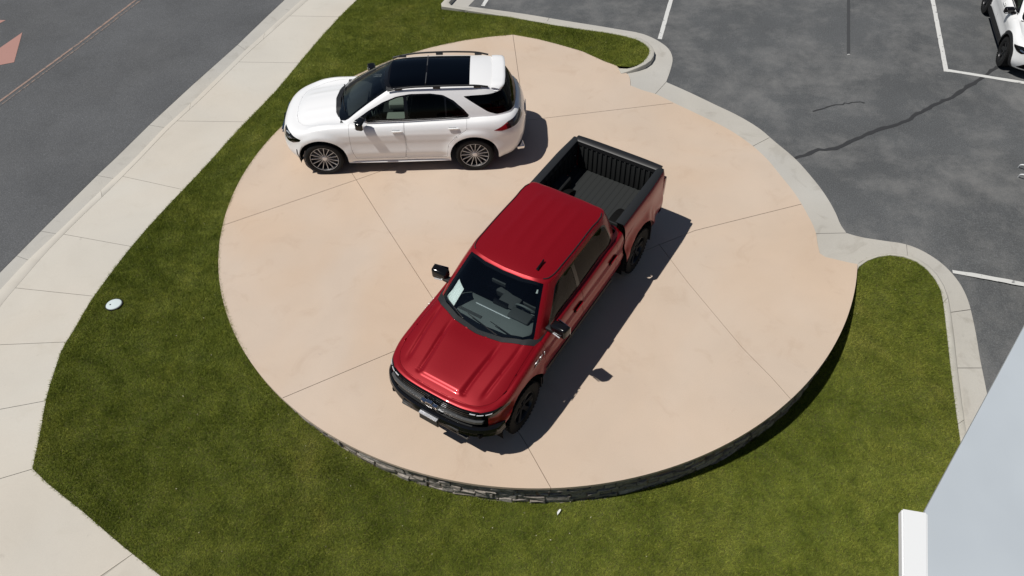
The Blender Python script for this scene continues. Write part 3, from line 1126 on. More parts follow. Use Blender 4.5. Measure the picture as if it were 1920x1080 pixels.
def panel(b2, gap=.005, depth=.02):
    """pull a cut-out panel's edge back to leave a shut line, and turn the edge in"""
    if not b2.faces:
        return b2
    b2.normal_update()
    if gap:
        r = bmesh.ops.inset_region(b2, faces=list(b2.faces), thickness=gap, use_boundary=True, use_even_offset=False)
        bmesh.ops.delete(b2, geom=r['faces'], context='FACES')
    b2.normal_update()
    if depth:
        es = [e for e in b2.edges if len(e.link_faces) == 1]
        nm = {}
        for e in es:
            for v in e.verts:
                nm[v.index] = v.normal.copy()
        b2.verts.index_update()
        nm = [(v.co.copy(), v.normal.copy()) for e in es for v in e.verts]
        r = bmesh.ops.extrude_edge_only(b2, edges=es)
        lut = {tuple(round(c, 6) for c in co): n for co, n in nm}
        for v in [g for g in r['geom'] if isinstance(g, bmesh.types.BMVert)]:
            n = lut.get(tuple(round(c, 6) for c in v.co))
            if n is not None:
                v.co -= n * depth
    return b2

def push(bm, d):
    bm.normal_update()
    ns = [(v, v.normal.copy()) for v in bm.verts]
    for v, n in ns:
        v.co += n * d
    return bm

def round_poly(P, r, seg=4):
    out = []
    n = len(P)
    for i in range(n):
        p0, p, p1 = Vector(P[i - 1]), Vector(P[i]), Vector(P[(i + 1) % n])
        a, b = p0 - p, p1 - p
        la, lb = a.length, b.length
        k = min(r, la * .45, lb * .45)
        A, B = p + a / la * k, p + b / lb * k
        for s in range(seg + 1):
            t = s / seg
            q = A * (1 - t) ** 2 + p * 2 * t * (1 - t) + B * t * t
            out.append((q.x, q.y))
    return out

def circle_poly(cx, cz, r, n=40, a0=0, a1=360, flat=None):
    return [(cx + r * math.cos(RAD(a0 + (a1 - a0) * i / n)), cz + r * math.sin(RAD(a0 + (a1 - a0) * i / n))) for i in range(n)]

def wheel(parent, x, y, side, R, rim_r, width, style, steer=0.0, wheel_mats=None):
    """wheel part: rim mesh with tyre and hub cap as its pieces; outer face towards side"""
    rimm, spokem = wheel_mats
    w2 = width / 2
    s = side
    bm = bmesh.new()
    # barrel, lip and dark back disc
    lathe_y(bm, [(rim_r * .93, -s * w2 * .8), (rim_r * .95, s * w2 * .55), (rim_r, s * w2 * .86), (rim_r * 1.005, s * w2 * .93), (rim_r * .975, s * w2 * .95), (rim_r * .945, s * w2 * .86), (rim_r * .92, s * w2 * .5), (rim_r * .88, s * w2 * .12), (.06, s * w2 * .10), (.001, s * w2 * .10)], 48)
    bmesh.ops.recalc_face_normals(bm, faces=bm.faces)
    w = obj('wheel', bm, rimm, parent, True, 40)
    w.location = (x, y, R)
    w.rotation_euler = (0, 0, steer)
    # spokes
    bm = bmesh.new()
    if style == 'multi':
        n = 15
        for k in range(n):
            a = 2 * math.pi * k / n
            rot = Matrix.Rotation(a, 4, 'Y')
            pr = [(.045, .005), (rim_r * .55, .0042), (rim_r * .955, .0055)]
            ring = []
            for rr_, hw in pr:
                dep = s * (w2 * (.70 + .16 * (rr_ / rim_r)))
                ring.append([bm.verts.new(rot @ Vector((rr_, dep - s * .03, -hw))), bm.verts.new(rot @ Vector((rr_, dep, -hw))), bm.verts.new(rot @ Vector((rr_, dep, hw))), bm.verts.new(rot @ Vector((rr_, dep - s * .03, hw)))])
            for p, q in zip(ring, ring[1:]):
                for j in range(4):
                    bm.faces.new((p[j], p[(j + 1) % 4], q[(j + 1) % 4], q[j]))
        lathe_y(bm, [(rim_r * .972, s * w2 * .87), (rim_r * .976, s * w2 * .965), (rim_r * .994, s * w2 * .975), (rim_r * 1.0, s * w2 * .93)], 48)
    else:
        n = 6
        for k in range(n):
            for da in (-.16, .16):
                a = 2 * math.pi * k / n
                rot = Matrix.Rotation(a, 4, 'Y')
                ring = []
                for rr_, hw, off in ((.05, .028, da * .2), (rim_r * .5, .018, da * .30), (rim_r * .96, .024, da * .55)):
                    dep = s * (w2 * (.62 + .22 * (rr_ / rim_r)))
                    z0 = off * rim_r
                    ring.append([bm.verts.new(rot @ Vector((rr_, dep - s * .05, z0 - hw))), bm.verts.new(rot @ Vector((rr_, dep, z0 - hw * .8))), bm.verts.new(rot @ Vector((rr_, dep, z0 + hw * .8))), bm.verts.new(rot @ Vector((rr_, dep - s * .05, z0 + hw)))])
                for p, q in zip(ring, ring[1:]):
                    for j in range(4):
                        bm.faces.new((p[j], p[(j + 1) % 4], q[(j + 1) % 4], q[j]))
    bmesh.ops.recalc_face_normals(bm, faces=bm.faces)
    obj('spokes', bm, spokem, w)
    bm = bmesh.new()
    lathe_y(bm, [(.052, s * w2 * .55), (.052, s * w2 * .74), (.044, s * w2 * .80), (.001, s * w2 * .82)], 20)
    bmesh.ops.recalc_face_normals(bm, faces=bm.faces)
    obj('hub_cap', bm, M['silver'] if style == 'multi' else M['dark_alloy'], w, True)
    # tyre with shoulder blocks
    bm = bmesh.new()
    lathe_y(bm, [(rim_r * .98, -w2 * .85), (rim_r * 1.06, -w2 * .98), ((R + rim_r) / 2, -w2 * 1.06), (R * .965, -w2 * .96), (R * .99, -w2 * .8), (R, -w2 * .4), (R, 0), (R, w2 * .4), (R * .99, w2 * .8), (R * .965, w2 * .96), ((R + rim_r) / 2, w2 * 1.06), (rim_r * 1.06, w2 * .98), (rim_r * .98, w2 * .85)], 56)
    if style != 'multi':
        for k in range(42):
            a = 2 * math.pi * k / 42
            rot = Matrix.Rotation(a, 3, 'Y')
            for sd in (-1, 1):
                c = rot @ Vector((R * .985, sd * w2 * .84, 0))
                box(bm, c, (.03, w2 * .3, .032), rot)
    bmesh.ops.recalc_face_normals(bm, faces=bm.faces)
    obj('tyre', bm, M['rubber'], w, True, 30)
    # brake disc
    bm = bmesh.new()
    lathe_y(bm, [(.06, s * w2 * .16), (rim_r * .68, s * w2 * .16), (rim_r * .68, s * w2 * .12)], 32)
    obj('brake_disc', bm, M['dark_alloy'], w)
    return w

def arch_liner(parent, x, y_in, y_out, zc, r, side):
    bm = bmesh.new()
    pts = [(x + r * math.cos(RAD(a)), zc + r * math.sin(RAD(a))) for a in range(-12, 193, 12)]
    A = [bm.verts.new((px, y_out * side, pz)) for px, pz in pts]
    B = [bm.verts.new((px, y_in * side, pz)) for px, pz in pts]
    for i in range(len(pts) - 1):
        bm.faces.new((A[i], A[i + 1], B[i + 1], B[i]))
    bm.faces.new(B)
    obj('wheel_arch_liner', bm, M['dark'], parent)

def text_bm(txt, size, depth):
    cu = bpy.data.curves.new('lettering', 'FONT')
    cu.body = txt
    cu.size = size
    cu.extrude = depth
    cu.align_x = 'CENTER'
    cu.align_y = 'CENTER'
    o = bpy.data.objects.new('lettering', cu)
    COL.objects.link(o)
    dg = bpy.context.evaluated_depsgraph_get()
    me = bpy.data.meshes.new_from_object(o.evaluated_get(dg))
    bm = bmesh.new()
    bm.from_mesh(me)
    bpy.data.objects.remove(o)
    bpy.data.curves.remove(cu)
    bpy.data.meshes.remove(me)
    return bm

def seat_bms(cx, cy, z0, w=.52):
    a = newbox((cx, cy, z0), (.54, w, .16), None, .05, 3)
    rot = Matrix.Rotation(RAD(-14), 3, 'Y')
    b = newbox((cx - .33, cy, z0 + .36), (.14, w * .95, .66), rot, .05, 3)
    c = newbox((cx - .43, cy, z0 + .78), (.09, .27, .18), rot, .035, 3)
    return a, b, c

def steering_wheel(parent, c, r=.185, tilt=25, mat=None):
    bm = bmesh.new()
    n = 28
    pts = [(0, r * math.cos(2 * math.pi * i / n), r * math.sin(2 * math.pi * i / n)) for i in range(n + 1)]
    tube(bm, pts, .016, 8, False)
    box(bm, (.01, 0, -.01), (.04, .12, .1), None, .02)
    box(bm, (.005, 0, 0), (.02, r * 1.9, .03))
    box(bm, (.005, 0, -r * .5), (.02, .035, r * .9))
    o = obj('steering_wheel', bm, mat or M['interior_lt'], parent, True)
    o.location = c
    o.rotation_euler = (0, RAD(tilt), 0)
    return o

def wiper(parent, a, b, mat):
    bm = bmesh.new()
    tube(bm, [a, [(p + q) / 2 for p, q in zip(a, b)], b], [.012, .009, .006], 6)
    return obj('wiper', bm, mat, parent)
# ------------------------------------------------------------------ red pickup truck
def build_truck(loc, rz):
    T = thing('pickup_truck', 'red metallic crew cab pickup truck with open black bed on the round pad', 'pickup truck', loc, rz)
    WX, WR = 1.8725, .42
    plan = [(2.76, 0), (2.752, .30), (2.72, .57), (2.655, .77), (2.53, .905), (2.33, .98), (1.87, 1.01), (1.3, 1.0), (.7, 1.0), (.1, 1.0), (-.5, 1.0), (-.95, .998), (-1.22, .992), (-1.295, .985)]
    def zt(x):          # upper body edge: hood edge in front, belt line behind
        return 1.105 + .135 * sst(2.6, 1.3, x) + .085 * sst(1.45, .95, x) + .02 * sst(.5, -1.2, x)
    rows_spec = [  # (height as fraction of zt or absolute, side inset, nose shift)
        (.47, .13, -.16), (.52, .075, -.12), (.60, .035, -.06), (.72, .005, -.02), (.84, .0, 0.0), (.93, .022, 0.0), (1.0, .026, 0.0)]
    rows = []
    for z, ins, ns in rows_spec:
        r = []
        for x, y in plan:
            wf = sst(1.9, 2.6, x)
            r.append((x + ns * wf, y - ins * min(1, y / .9), z))
        rows.append(r)
    for fr, ins, ns in ((.40, .02, -.012), (.74, .034, -.028), (.93, .062, -.06), (1.0, .105, -.11)):
        r = []
        for x, y in plan:
            wf = sst(1.9, 2.6, x)
            z = 1.0 + (zt(x) - 1.0) * fr
            r.append((x + ns * wf, y - ins * min(1, y / .9), z))
        rows.append(r)
    g = net(rows, 6, 4)
    # swollen wheel arches, squared off; crease along the door
    for r in g:
        for j, (x, y, z) in enumerate(r):
            d = math.hypot((x - WX), (z - .44) * 1.05)
            if y > .6:
                fl = .045 * sst(.72, .60, d) * sst(1.15, .85, z)
                cre = -.018 * math.exp(-((z - .70) / .05) ** 2) * sst(1.15, 1.0, x)
                r[j] = (x, y + fl + cre, z)
    top = g[-1]
    def ridge(x, y):
        a = abs(y)
        f1 = sst(1.50, 1.85, x) * sst(2.555, 2.49, x)
        f2 = sst(1.40, 1.60, x) * sst(2.50, 2.30, x)
        c1 = .345 + .05 * sst(2.5, 1.5, x)
        c2 = .66 + .06 * sst(2.5, 1.5, x)
        h = .017 * sst(c1 + .03, c1 - .03, a) * f1
        h -= .020 * max(0, 1 - abs(a - c1 - .045) / .045) * f1
        h -= .020 * max(0, 1 - abs(a - c2) / .045) * f2
        return h
    bm = grid_bm(g)
    cg = cap_grid(top, -.9, 1.95, [(2.62, 1.13), (2.5, 1.155), (2.3, 1.185), (2.0, 1.215), (1.7, 1.24), (1.4, 1.262), (1.0, 1.30), (0, 1.36), (-1, 1.36)], 64, ridge)
    hood_bm = grid_bm(cg)
    weld(hood_bm)
    outward(hood_bm, (0, 0, .4))
    weld(bm)
    outward(bm)
    inner = grid_bm(g)
    weld(inner)
    outward(inner)
    push(inner, -.03)
    # ---- cab glasshouse
    belt = [(1.55, 0), (1.51, .40), (1.42, .70), (1.28, .855), (1.14, .885), (.6, .895), (0, .897), (-.6, .892), (-1.05, .88), (-1.20, .83), (-1.25, .6), (-1.26, 0)]
    roof = [(.80, 0), (.775, .33), (.725, .56), (.65, .665), (.56, .695), (.25, .712), (-.15, .718), (-.6, .712), (-.98, .70), (-1.085, .655), (-1.105, .45), (-1.11, 0)]
    zb = [1.245, 1.245, 1.25, 1.26, 1.27, 1.28, 1.285, 1.29, 1.29, 1.29, 1.28, 1.28]
    zr = [1.895, 1.892, 1.885, 1.872, 1.868, 1.868, 1.868, 1.868, 1.866, 1.868, 1.88, 1.885]
    grow = []
    for t, bul, zin in ((-.12, 0, 0), (0, 0, 0), (.25, .012, 0), (.5, .017, 0), (.75, .013, 0), (.93, .006, 0), (1.0, 0, 0)):
        r = []
        for (bx0, by0), (rx, ry), z0, z1 in zip(belt, roof, zb, zr):
            L = math.hypot(bx0, by0) or 1
            r.append((bx0 + (rx - bx0) * t + bul * (1 if bx0 > 1 else .2) * (1 if bx0 > 0 else -1), by0 + (ry - by0) * t + bul * min(1, by0 / .8) * 1.2, z0 + (z1 - z0) * t))
        grow.append(r)
    r = []
    for (rx, ry), z1 in zip(roof, zr):
        r.append((rx - .035 * (1 if rx > .5 else (-1 if rx < -1 else 0)), ry - .03 * min(1, ry / .6), z1 + .022))
    grow.append(r)
    gg = net(grow, 6, 4)
    gh = grid_bm(gg)
    weld(gh)
    outward(gh, (0, 0, 1.2))
    # roof skin
    def rrib(x, y):
        return sum(.007 * math.exp(-((abs(y) - yy) / .05) ** 2) * sst(.45, .2, x) * sst(-.98, -.75, x) for yy in (.12, .36))
    rcap = grid_bm(cap_grid([(x, y, z) for x, y, z in gg[-1]], -.75, .45, [(.77, 1.921), (.6, 1.938), (.3, 1.952), (0, 1.957), (-.4, 1.957), (-.8, 1.945), (-1.03, 1.925)], 22, rrib))
    weld(rcap)
    outward(rcap, (0, 0, 1.2))
    obj('roof', rcap, M['red'], T, True, 50)
    # windscreen
    ws = [(1.60, 0), (1.56, .42), (1.46, .72), (1.345, .81), (1.26, .805), (.71, .63), (.735, .56), (.785, .33), (.805, 0)]
    wsp = ws + [(x, -y) for x, y in ws[::-1][1:-1]]
    wbm = take(gh, cut(gh, wsp, AX, AY, lambda f: f.calc_center_median().x > .7))
    ws_o = obj('windshield', wbm, M['glass_front'], T, True, 60)
    # black frit band round the windscreen
    fr = bmesh.new()
    fr.from_mesh(ws_o.data)
    push(fr, -.006)
    wsi = [(1.46, 0), (1.425, .40), (1.345, .66), (1.27, .75), (1.235, .75), (.765, .585), (.785, .50), (.83, .3), (.845, 0)]
    wsip = wsi + [(x, -y) for x, y in wsi[::-1][1:-1]]
    bmesh.ops.delete(fr, geom=cut(fr, wsip, AX, AY, lambda f: True), context='FACES')
    obj('frit_band', fr, M['black_gloss'], ws_o, True, 60)
    # side windows
    for s in (1, -1):
        fs = lambda f, s=s: f.calc_center_median().y * s > .5 and abs(f.normal.y) > .5
        full = round_poly([(1.02, 1.335), (.60, 1.765), (.50, 1.80), (-.82, 1.80), (-.93, 1.755), (-1.02, 1.375), (-.99, 1.345)], .05, 4)
        surround = cut(gh, full, AX, AZ, fs)
        sb = take(gh, surround)
        front = round_poly([(.96, 1.36), (.565, 1.765), (.49, 1.778), (.135, 1.778), (.135, 1.36)], .03, 3)
        rear = round_poly([(.055, 1.36), (.055, 1.778), (-.80, 1.778), (-.90, 1.74), (-.985, 1.385), (-.965, 1.37)], .04, 3)
        for nm, po, mt in (('front_window', front, 'glass_side'), ('rear_window', rear, 'glass_dark')):
            w_ = take(sb, cut(sb, po, AX, AZ, lambda f: True))
            obj(nm, push(w_, -.004), M[mt], T, True, 60)
        obj('window_surround', sb, M['black_gloss'], T, True, 50)
    # back window
    bk = take(gh, cut(gh, round_poly([(-.62, 1.36), (.62, 1.36), (.54, 1.78), (-.54, 1.78)], .05), AY, AZ, lambda f: f.calc_center_median().x < -.9 and f.normal.x < -.5))
    obj('back_window', bk, M['glass_dark'], T, True, 60)
    obj('cab_frame', gh, M['red'], T, True, 45)
    # ---- hood cut from the deck; the rest of the deck stays as the cowl under the glass
    foot = [(1.52, 0), (1.48, .40), (1.38, .68), (1.25, .83), (1.1, .86), (-1.2, .84), (-1.22, 0)]
    footp = foot + [(x, -y) for x, y in foot[::-1][1:-1]]
    bmesh.ops.delete(hood_bm, geom=cut(hood_bm, footp, AX, AY, lambda f: True), context='FACES')
    hd = [(2.64, 0), (2.632, .30), (2.60, .55), (2.53, .72), (2.40, .835), (2.15, .885), (1.36, .862), (1.44, .74), (1.56, .42), (1.60, 0)]
    hdp = hd + [(x, -y) for x, y in hd[::-1][1:-1]]
    hb = take(hood_bm, cut(hood_bm, hdp, AX, AY, lambda f: f.calc_center_median().x > 1.2))
    hood = obj('hood', panel(hb, .004, .02), M['red'], T, True, 35)
    ck = [(1.60, 0), (1.56, .42), (1.44, .74), (1.36, .862), (1.20, .90), (1.0, .93), (1.0, 0)]
    ckp = ck + [(x, -y) for x, y in ck[::-1][1:-1]]
    cb = take(hood_bm, cut(hood_bm, ckp, AX, AY, lambda f: True))
    obj('cowl', cb, M['satin_black'], T, True, 50)
    obj('fender_top', hood_bm, M['red'], T, True, 35)
    # ---- side skin: wheel openings, doors
    arch = [(WX + .545 * math.cos(RAD(a)) * (1.0 + .05 * abs(math.sin(RAD(2 * a)))), .44 + .545 * math.sin(RAD(a)) * (1.0 + .05 * abs(math.sin(RAD(2 * a))))) for a in range(0, 181, 6)] + [(WX - .56, .2), (WX + .56, .2)]
    for b_ in (bm, inner):
        for s in (1, -1):
            bmesh.ops.delete(b_, geom=cut(b_, arch, AX, AZ, lambda f, s=s: f.calc_center_median().y * s > .6), context='FACES')
    obj('inner_body', inner, M['dark'], T)
    for s in (1, -1):
        fs = lambda f, s=s: f.calc_center_median().y * s > .7
        d1 = round_poly([(1.20, .56), (1.24, .80), (1.24, 1.45), (.105, 1.45), (.105, .56)], .05, 3)
        d2 = round_poly([(.095, .56), (.095, 1.45), (-1.06, 1.45), (-1.06, 1.0), (-.98, .80), (-.86, .56)], .05, 3)
        for nm, dp, hx in (('front_door', d1, .26), ('rear_door', d2, -.88)):
            db = take(bm, cut(bm, dp, AX, AZ, fs))
            door = obj(nm, panel(db, .005, .02), M['red'], T, True, 35)
            hb = newbox((hx, s * 1.012, 1.115), (.21, .03, .035), None, .012)
            obj('handle', hb, M['black_gloss'] if False else M['red'], door, True)
            hb = newbox((hx, s * .99, 1.10), (.23, .012, .07), None, .005)
            obj('handle_recess', hb, M['dark'], door, True)
        # tow-bar style sill trim under the doors
        obj('rocker_trim', newbox((.12, s * .925, .50), (2.2, .09, .10), None, .03), M['black_plastic'], T, True)
        arch_liner(T, WX, .45, .985, .44, .57, s)
    # ---- face: grille, lamps
    ff = lambda f: f.calc_center_median().x > 2.2
    grille = round_poly([(-.86, .79), (.86, .79), (.84, 1.04), (.74, 1.088), (.0, 1.094), (-.74, 1.088), (-.84, 1.04)], .03, 3)
    gb = take(bm, cut(bm, grille, AY, AZ, ff))
    push(gb, -.05)
    gr = obj('grille', gb, M['black_gloss'], T, True, 50)
    def face_x(y, z):
        best = None
        for r in g:
            for p, q in zip(r, r[1:]):
                if p[0] > 2.1 and (p[1] - y) * (q[1] - y) <= 0 and abs(q[1] - p[1]) > 1e-6:
                    t = (y - p[1]) / (q[1] - p[1])
                    zz = p[2] + (q[2] - p[2]) * t
                    xx = p[0] + (q[0] - p[0]) * t
                    if best is None or abs(zz - z) < best[0]:
                        best = (abs(zz - z), xx)
        return best[1] if best else 2.7
    def face_bar(nm, z, y0, y1, hgt, dep, off, mat, parent, n=18):
        b_ = bmesh.new()
        rows_ = []
        for i in range(n + 1):
            y = y0 + (y1 - y0) * i / n
            x = face_x(abs(y), z) + off
            rows_.append([b_.verts.new((x, y, z + hgt / 2)), b_.verts.new((x, y, z - hgt / 2)), b_.verts.new((x - dep, y, z - hgt / 2)), b_.verts.new((x - dep, y, z + hgt / 2))])
        for p, q in zip(rows_, rows_[1:]):
            for j in range(4):
                b_.faces.new((p[j], p[(j + 1) % 4], q[(j + 1) % 4], q[j]))
        b_.faces.new(rows_[0])
        b_.faces.new(rows_[-1][::-1])
        bmesh.ops.recalc_face_normals(b_, faces=b_.faces)
        return obj(nm, b_, mat, parent, False)
    for k, z in enumerate((1.062, 1.03, .998, .966, .865, .83)):
        face_bar('slat', z, -.78, .78, .018, .045, -.002, M['black_gloss'], gr)
    face_bar('grille_bar', .905, -.80, .80, .05, .06, .03, M['grey_trim'], gr)
    face_bar('lower_bar', .785, -.66, .66, .028, .04, .035, M['satin_black'], gr)
    # winged cross emblem in the middle of the grille
    em = bmesh.new()
    bt = [(-.115, -.022), (-.05, -.022), (-.04, -.046), (.045, -.046), (.052, -.022), (.125, -.022), (.115, .022), (.05, .022), (.04, .046), (-.045, .046), (-.052, .022), (-.125, .022)]
    x0 = face_x(0, .96)
    lo = [em.verts.new((x0 + .01, y * 1.15, .955 + z * 1.2)) for y, z in bt]
    hi = [em.verts.new((x0 + .062, y * 1.1, .955 + z * 1.1)) for y, z in bt]
    em.faces.new(hi)
    for i in range(12):
        em.faces.new((lo[i], lo[(i + 1) % 12], hi[(i + 1) % 12], hi[i]))
    emo = obj('emblem', em, M['chrome'], gr)
    em2 = bmesh.new()
    em2.faces.new([em2.verts.new((x0 + .065, y * .92, .955 + z * .72)) for y, z in bt])
    em2o = obj('emblem_field', em2, M['black_gloss'], gr)
    for s in (1, -1):
        hp = [(s * a, b) for a, b in ((.66, .985), (.66, 1.075), (.80, 1.085), (.93, 1.08), (.985, 1.04), (.985, .985), (.90, .965), (.80, .975))]
        hb_ = take(bm, cut(bm, hp, AY, AZ, lambda f, s=s: f.calc_center_median().x > 2.2 and f.calc_center_median().y * s > .3))
        hl = obj('headlight', hb_, M['black_gloss'], T, True, 50)
        for k, (ya, yb) in enumerate(((.62, .70), (.72, .80), (.82, .885))):
            face_bar('led_bar', 1.058 - .004 * k, s * ya, s * yb, .012, .012, .012, M['led'], hl, 4)
    obj('body_side', bm, M['red'], T, True, 40)
    # ---- front bumper
    def bumper(nm, prof_pts, zs, offs, mat):
        rr_ = []
        pl = smooth_line(prof_pts, 6)
        for z, o_ in zip(zs, offs):
            rr_.append([(x + o_ * (1 if x > 0 else -1), y + o_ * min(1, y) * .4, z) for x, y in pl])
        b_ = grid_bm(rr_)
        weld(b_)
        bmesh.ops.recalc_face_normals(b_, faces=b_.faces)
        return obj(nm, b_, mat, T, True, 30)
    fp = [(2.80, 0), (2.785, .36), (2.72, .66), (2.60, .86), (2.46, .975), (2.36, 1.0)]
    bumper('front_bumper', fp, [.80, .795, .77, .70, .665, .65, .58, .52, .50], [-.08, .015, .04, .055, .04, .02, .03, -.01, -.12], M['black_gloss'])
    b_ = bmesh.new()
    for y0, y1, z, o_ in ((-.58, .58, .715, .058),):
        pass
    b_.free()
    obj('bumper_step', newbox((2.832, 0, .70), (.03, 1.0, .035), None, .012), M['satin_black'], T, True)
    for s in (1, -1):
        obj('tow_hook', newbox((2.765, s * .44, .56), (.07, .05, .06), None, .02), M['satin_black'], T, True)
        obj('fog_recess', newbox((2.655, s * .70, .61), (.08, .22, .09), Matrix.Rotation(RAD(-26 * s), 3, 'Z'), .02), M['dark'], T, True)
    obj('skid_plate', newbox((2.70, 0, .475), (.16, 1.2, .05), Matrix.Rotation(RAD(14), 3, 'Y'), .02), M['satin_black'], T, True)
    pl = obj('plate_bracket', newbox((2.862, 0, .655), (.03, .34, .17), Matrix.Rotation(RAD(-8), 3, 'Y'), .008), M['black_plastic'], T, True)
    obj('plate', newbox((2.882, 0, .66), (.006, .31, .115), Matrix.Rotation(RAD(-8), 3, 'Y')), M['satin_black'], pl)
    obj('plate_ledge', newbox((2.872, 0, .735), (.05, .31, .012), None), M['silver'], pl)
    # ---- pickup bed
    bx1, bx2 = -1.335, -2.93
    UP = .05
    by = lambda x: 1.0 - .03 * sst(-2.3, -3.0, x)
    bsec = [(.50, .09), (.56, .05), (.66, .008), (.80, .0), (.95, .02), (1.10, .03), (1.25, .035), (1.37, .05), (1.425, .07), (1.45, .095)]
    xs = list(np.linspace(bx1, bx2 + .06, 34)) + [bx2 + .02, bx2]
    gs = []
    for z, ins in bsec:
        r = []
        for x in xs:
            y = by(x) - ins
            d = math.hypot((x + WX), (z - .44) * 1.05)
            y += .05 * sst(.74, .60, d) * sst(1.2, .9, z)
            if x < bx2 + .05:
                y -= .02 * (bx2 + .06 - x) / .06
            r.append((x, y, z))
        gs.append(r)
    archr = [(-WX + (a - WX), b) for a, b in arch]
    side_g = net([[p for p in r] for r in gs], 2, 3)
    for s in (1, -1):
        sb_ = grid_bm(side_g, False)
        if s < 0:
            for v in sb_.verts:
                v.co.y *= -1
        weld(sb_)
        outward(sb_, (-2.2, 0, .7))
        bmesh.ops.delete(sb_, geom=cut(sb_, archr, AX, AZ, lambda f: True), context='FACES')
        obj('bed_side', sb_, M['red'], T, True, 40)
        arch_liner(T, -WX, .45, .985, .44, .57, s)
        # moulded rail cap along the top of the bed side
        rc = bmesh.new()
        rr_ = []
        for x in np.linspace(bx1 + .005, bx2 + .02, 20):
            yo = by(x) - .085
            rr_.append([rc.verts.new((x, s * p, q)) for p, q in ((yo, 1.385 + UP), (yo + .008, 1.405 + UP), (yo - .01, 1.42 + UP), (.80, 1.422 + UP), (.775, 1.415 + UP), (.765, 1.39 + UP), (.765, 1.30 + UP))])
        for p, q in zip(rr_, rr_[1:]):
            for j in range(6):
                rc.faces.new((p[j], p[j + 1], q[j + 1], q[j]))
        bmesh.ops.recalc_face_normals(rc, faces=rc.faces)
        obj('bed_rail', rc, M['satin_black'], T, True, 40)
        # inner wall with vertical ribs and the wheel box
        iw = bmesh.new()
        rr_ = []
        for i, x in enumerate(np.linspace(bx1 + .02, bx2 + .07, 81)):
            k = .0 if (i % 8) < 5 else .018
            rr_.append([iw.verts.new((x, s * (.765 + k), 1.395 + UP)), iw.verts.new((x, s * (.765 + k), 1.31 + UP)), iw.verts.new((x, s * (.775 + k), 1.29 + UP)), iw.verts.new((x, s * (.785 + k), .86))])
        for p, q in zip(rr_, rr_[1:]):
            for j in range(3):
                iw.faces.new((p[j], p[j + 1], q[j + 1], q[j]))
        obj('bed_inner_wall', iw, M['liner'], T)
        obj('wheel_box', newbox((-WX, s * .70, .95), (.95, .22, .24), None, .06, 3), M['liner'], T, True)
        for x in (bx1 + .12, bx2 + .2):
            obj('tie_down', newbox((x, s * .752, 1.20), (.06, .02, .05), None, .008), M['chrome'], T, True)
        # tail lamp and bumper end
        obj('tail_lamp', newbox((bx2 + .02, s * .90, 1.09), (.10, .11, .42), None, .03), M['lamp_red'], T, True)
    # floor with pressed ribs
    fl = bmesh.new()
    ys = np.linspace(-.79, .79, 118)
    zsf = [.855 + (.005 if (i // 4) % 2 == 0 else 0.0) for i in range(118)]
    A = [fl.verts.new((bx1 + .02, y, z)) for y, z in zip(ys, zsf)]
    B = [fl.verts.new((bx2 + .06, y, z)) for y, z in zip(ys, zsf)]
    for i in range(117):
        fl.faces.new((A[i], A[i + 1], B[i + 1], B[i]))
    obj('bed_floor', fl, M['liner_floor'], T)
    obj('bed_front_wall', newbox((bx1 + .015, 0, 1.145), (.03, 1.62, .61), None, .008), M['liner'], T, True)
    for k in range(7):
        obj('rib', newbox((bx1 - .005, -.6 + k * .2, 1.11), (.02, .07, .46), None, .005), M['liner'], T)
    # tailgate: painted outside, ribbed black inside, domed black cap
    tg = obj('tailgate', newbox((bx2 + .035, 0, 1.135), (.055, 1.60, .61), None, .015), M['red'], T, True)
    cp = bmesh.new()
    rr_ = []
    for i in range(25):
        y = -.83 + 1.66 * i / 24
        k = 1 - (y / .83) ** 4 * .3
        rr_.append([cp.verts.new((x, y, z)) for x, z in ((bx2 + .10, 1.38), (bx2 + .095, 1.455), (bx2 + .08, 1.468), (bx2 + .0, 1.476), (bx2 - .06 * k, 1.47), (bx2 - .09 * k, 1.445), (bx2 - .01, 1.39))])
    for p, q in zip(rr_, rr_[1:]):
        for j in range(6):
            cp.faces.new((p[j], p[j + 1], q[j + 1], q[j]))
    cp.faces.new(rr_[0])
    cp.faces.new(rr_[-1][::-1])
    bmesh.ops.recalc_face_normals(cp, faces=cp.faces)
    obj('tailgate_cap', cp, M['black_plastic'], tg, True, 40)
    obj('tailgate_liner', newbox((bx2 + .075, 0, 1.13), (.02, 1.50, .54), None, .006), M['liner'], tg, True)
    for k in range(15):
        obj('rib', newbox((bx2 + .092, -.66 + k * .094, 1.13), (.022, .038, .48), None, .008), M['liner'], tg, True)
    # rear bumper
    bumper('rear_bumper', [(-3.04, 0), (-3.035, .5), (-2.99, .80), (-2.92, .93), (-2.82, .975)], [.76, .75, .70, .60, .56], [-.07, .0, .01, .0, -.05], M['black_plastic'])
    # under-body
    obj('chassis', newbox((-.2, 0, .60), (5.2, 1.3, .22), None, .03), M['dark'], T)
    for s in (1, -1):
        obj('mud_flap', newbox((-WX - .52, s * .88, .42), (.02, .26, .34), None), M['black_plastic'], T)
        obj('mud_flap', newbox((WX - .50, s * .90, .46), (.02, .2, .26), None), M['black_plastic'], T)
    for x in (WX, -WX):
        for s in (1, -1):
            wheel(T, x, s * .875, s, WR, .262, .27, 'six', 0, (M['dark_alloy'], M['satin_black']))
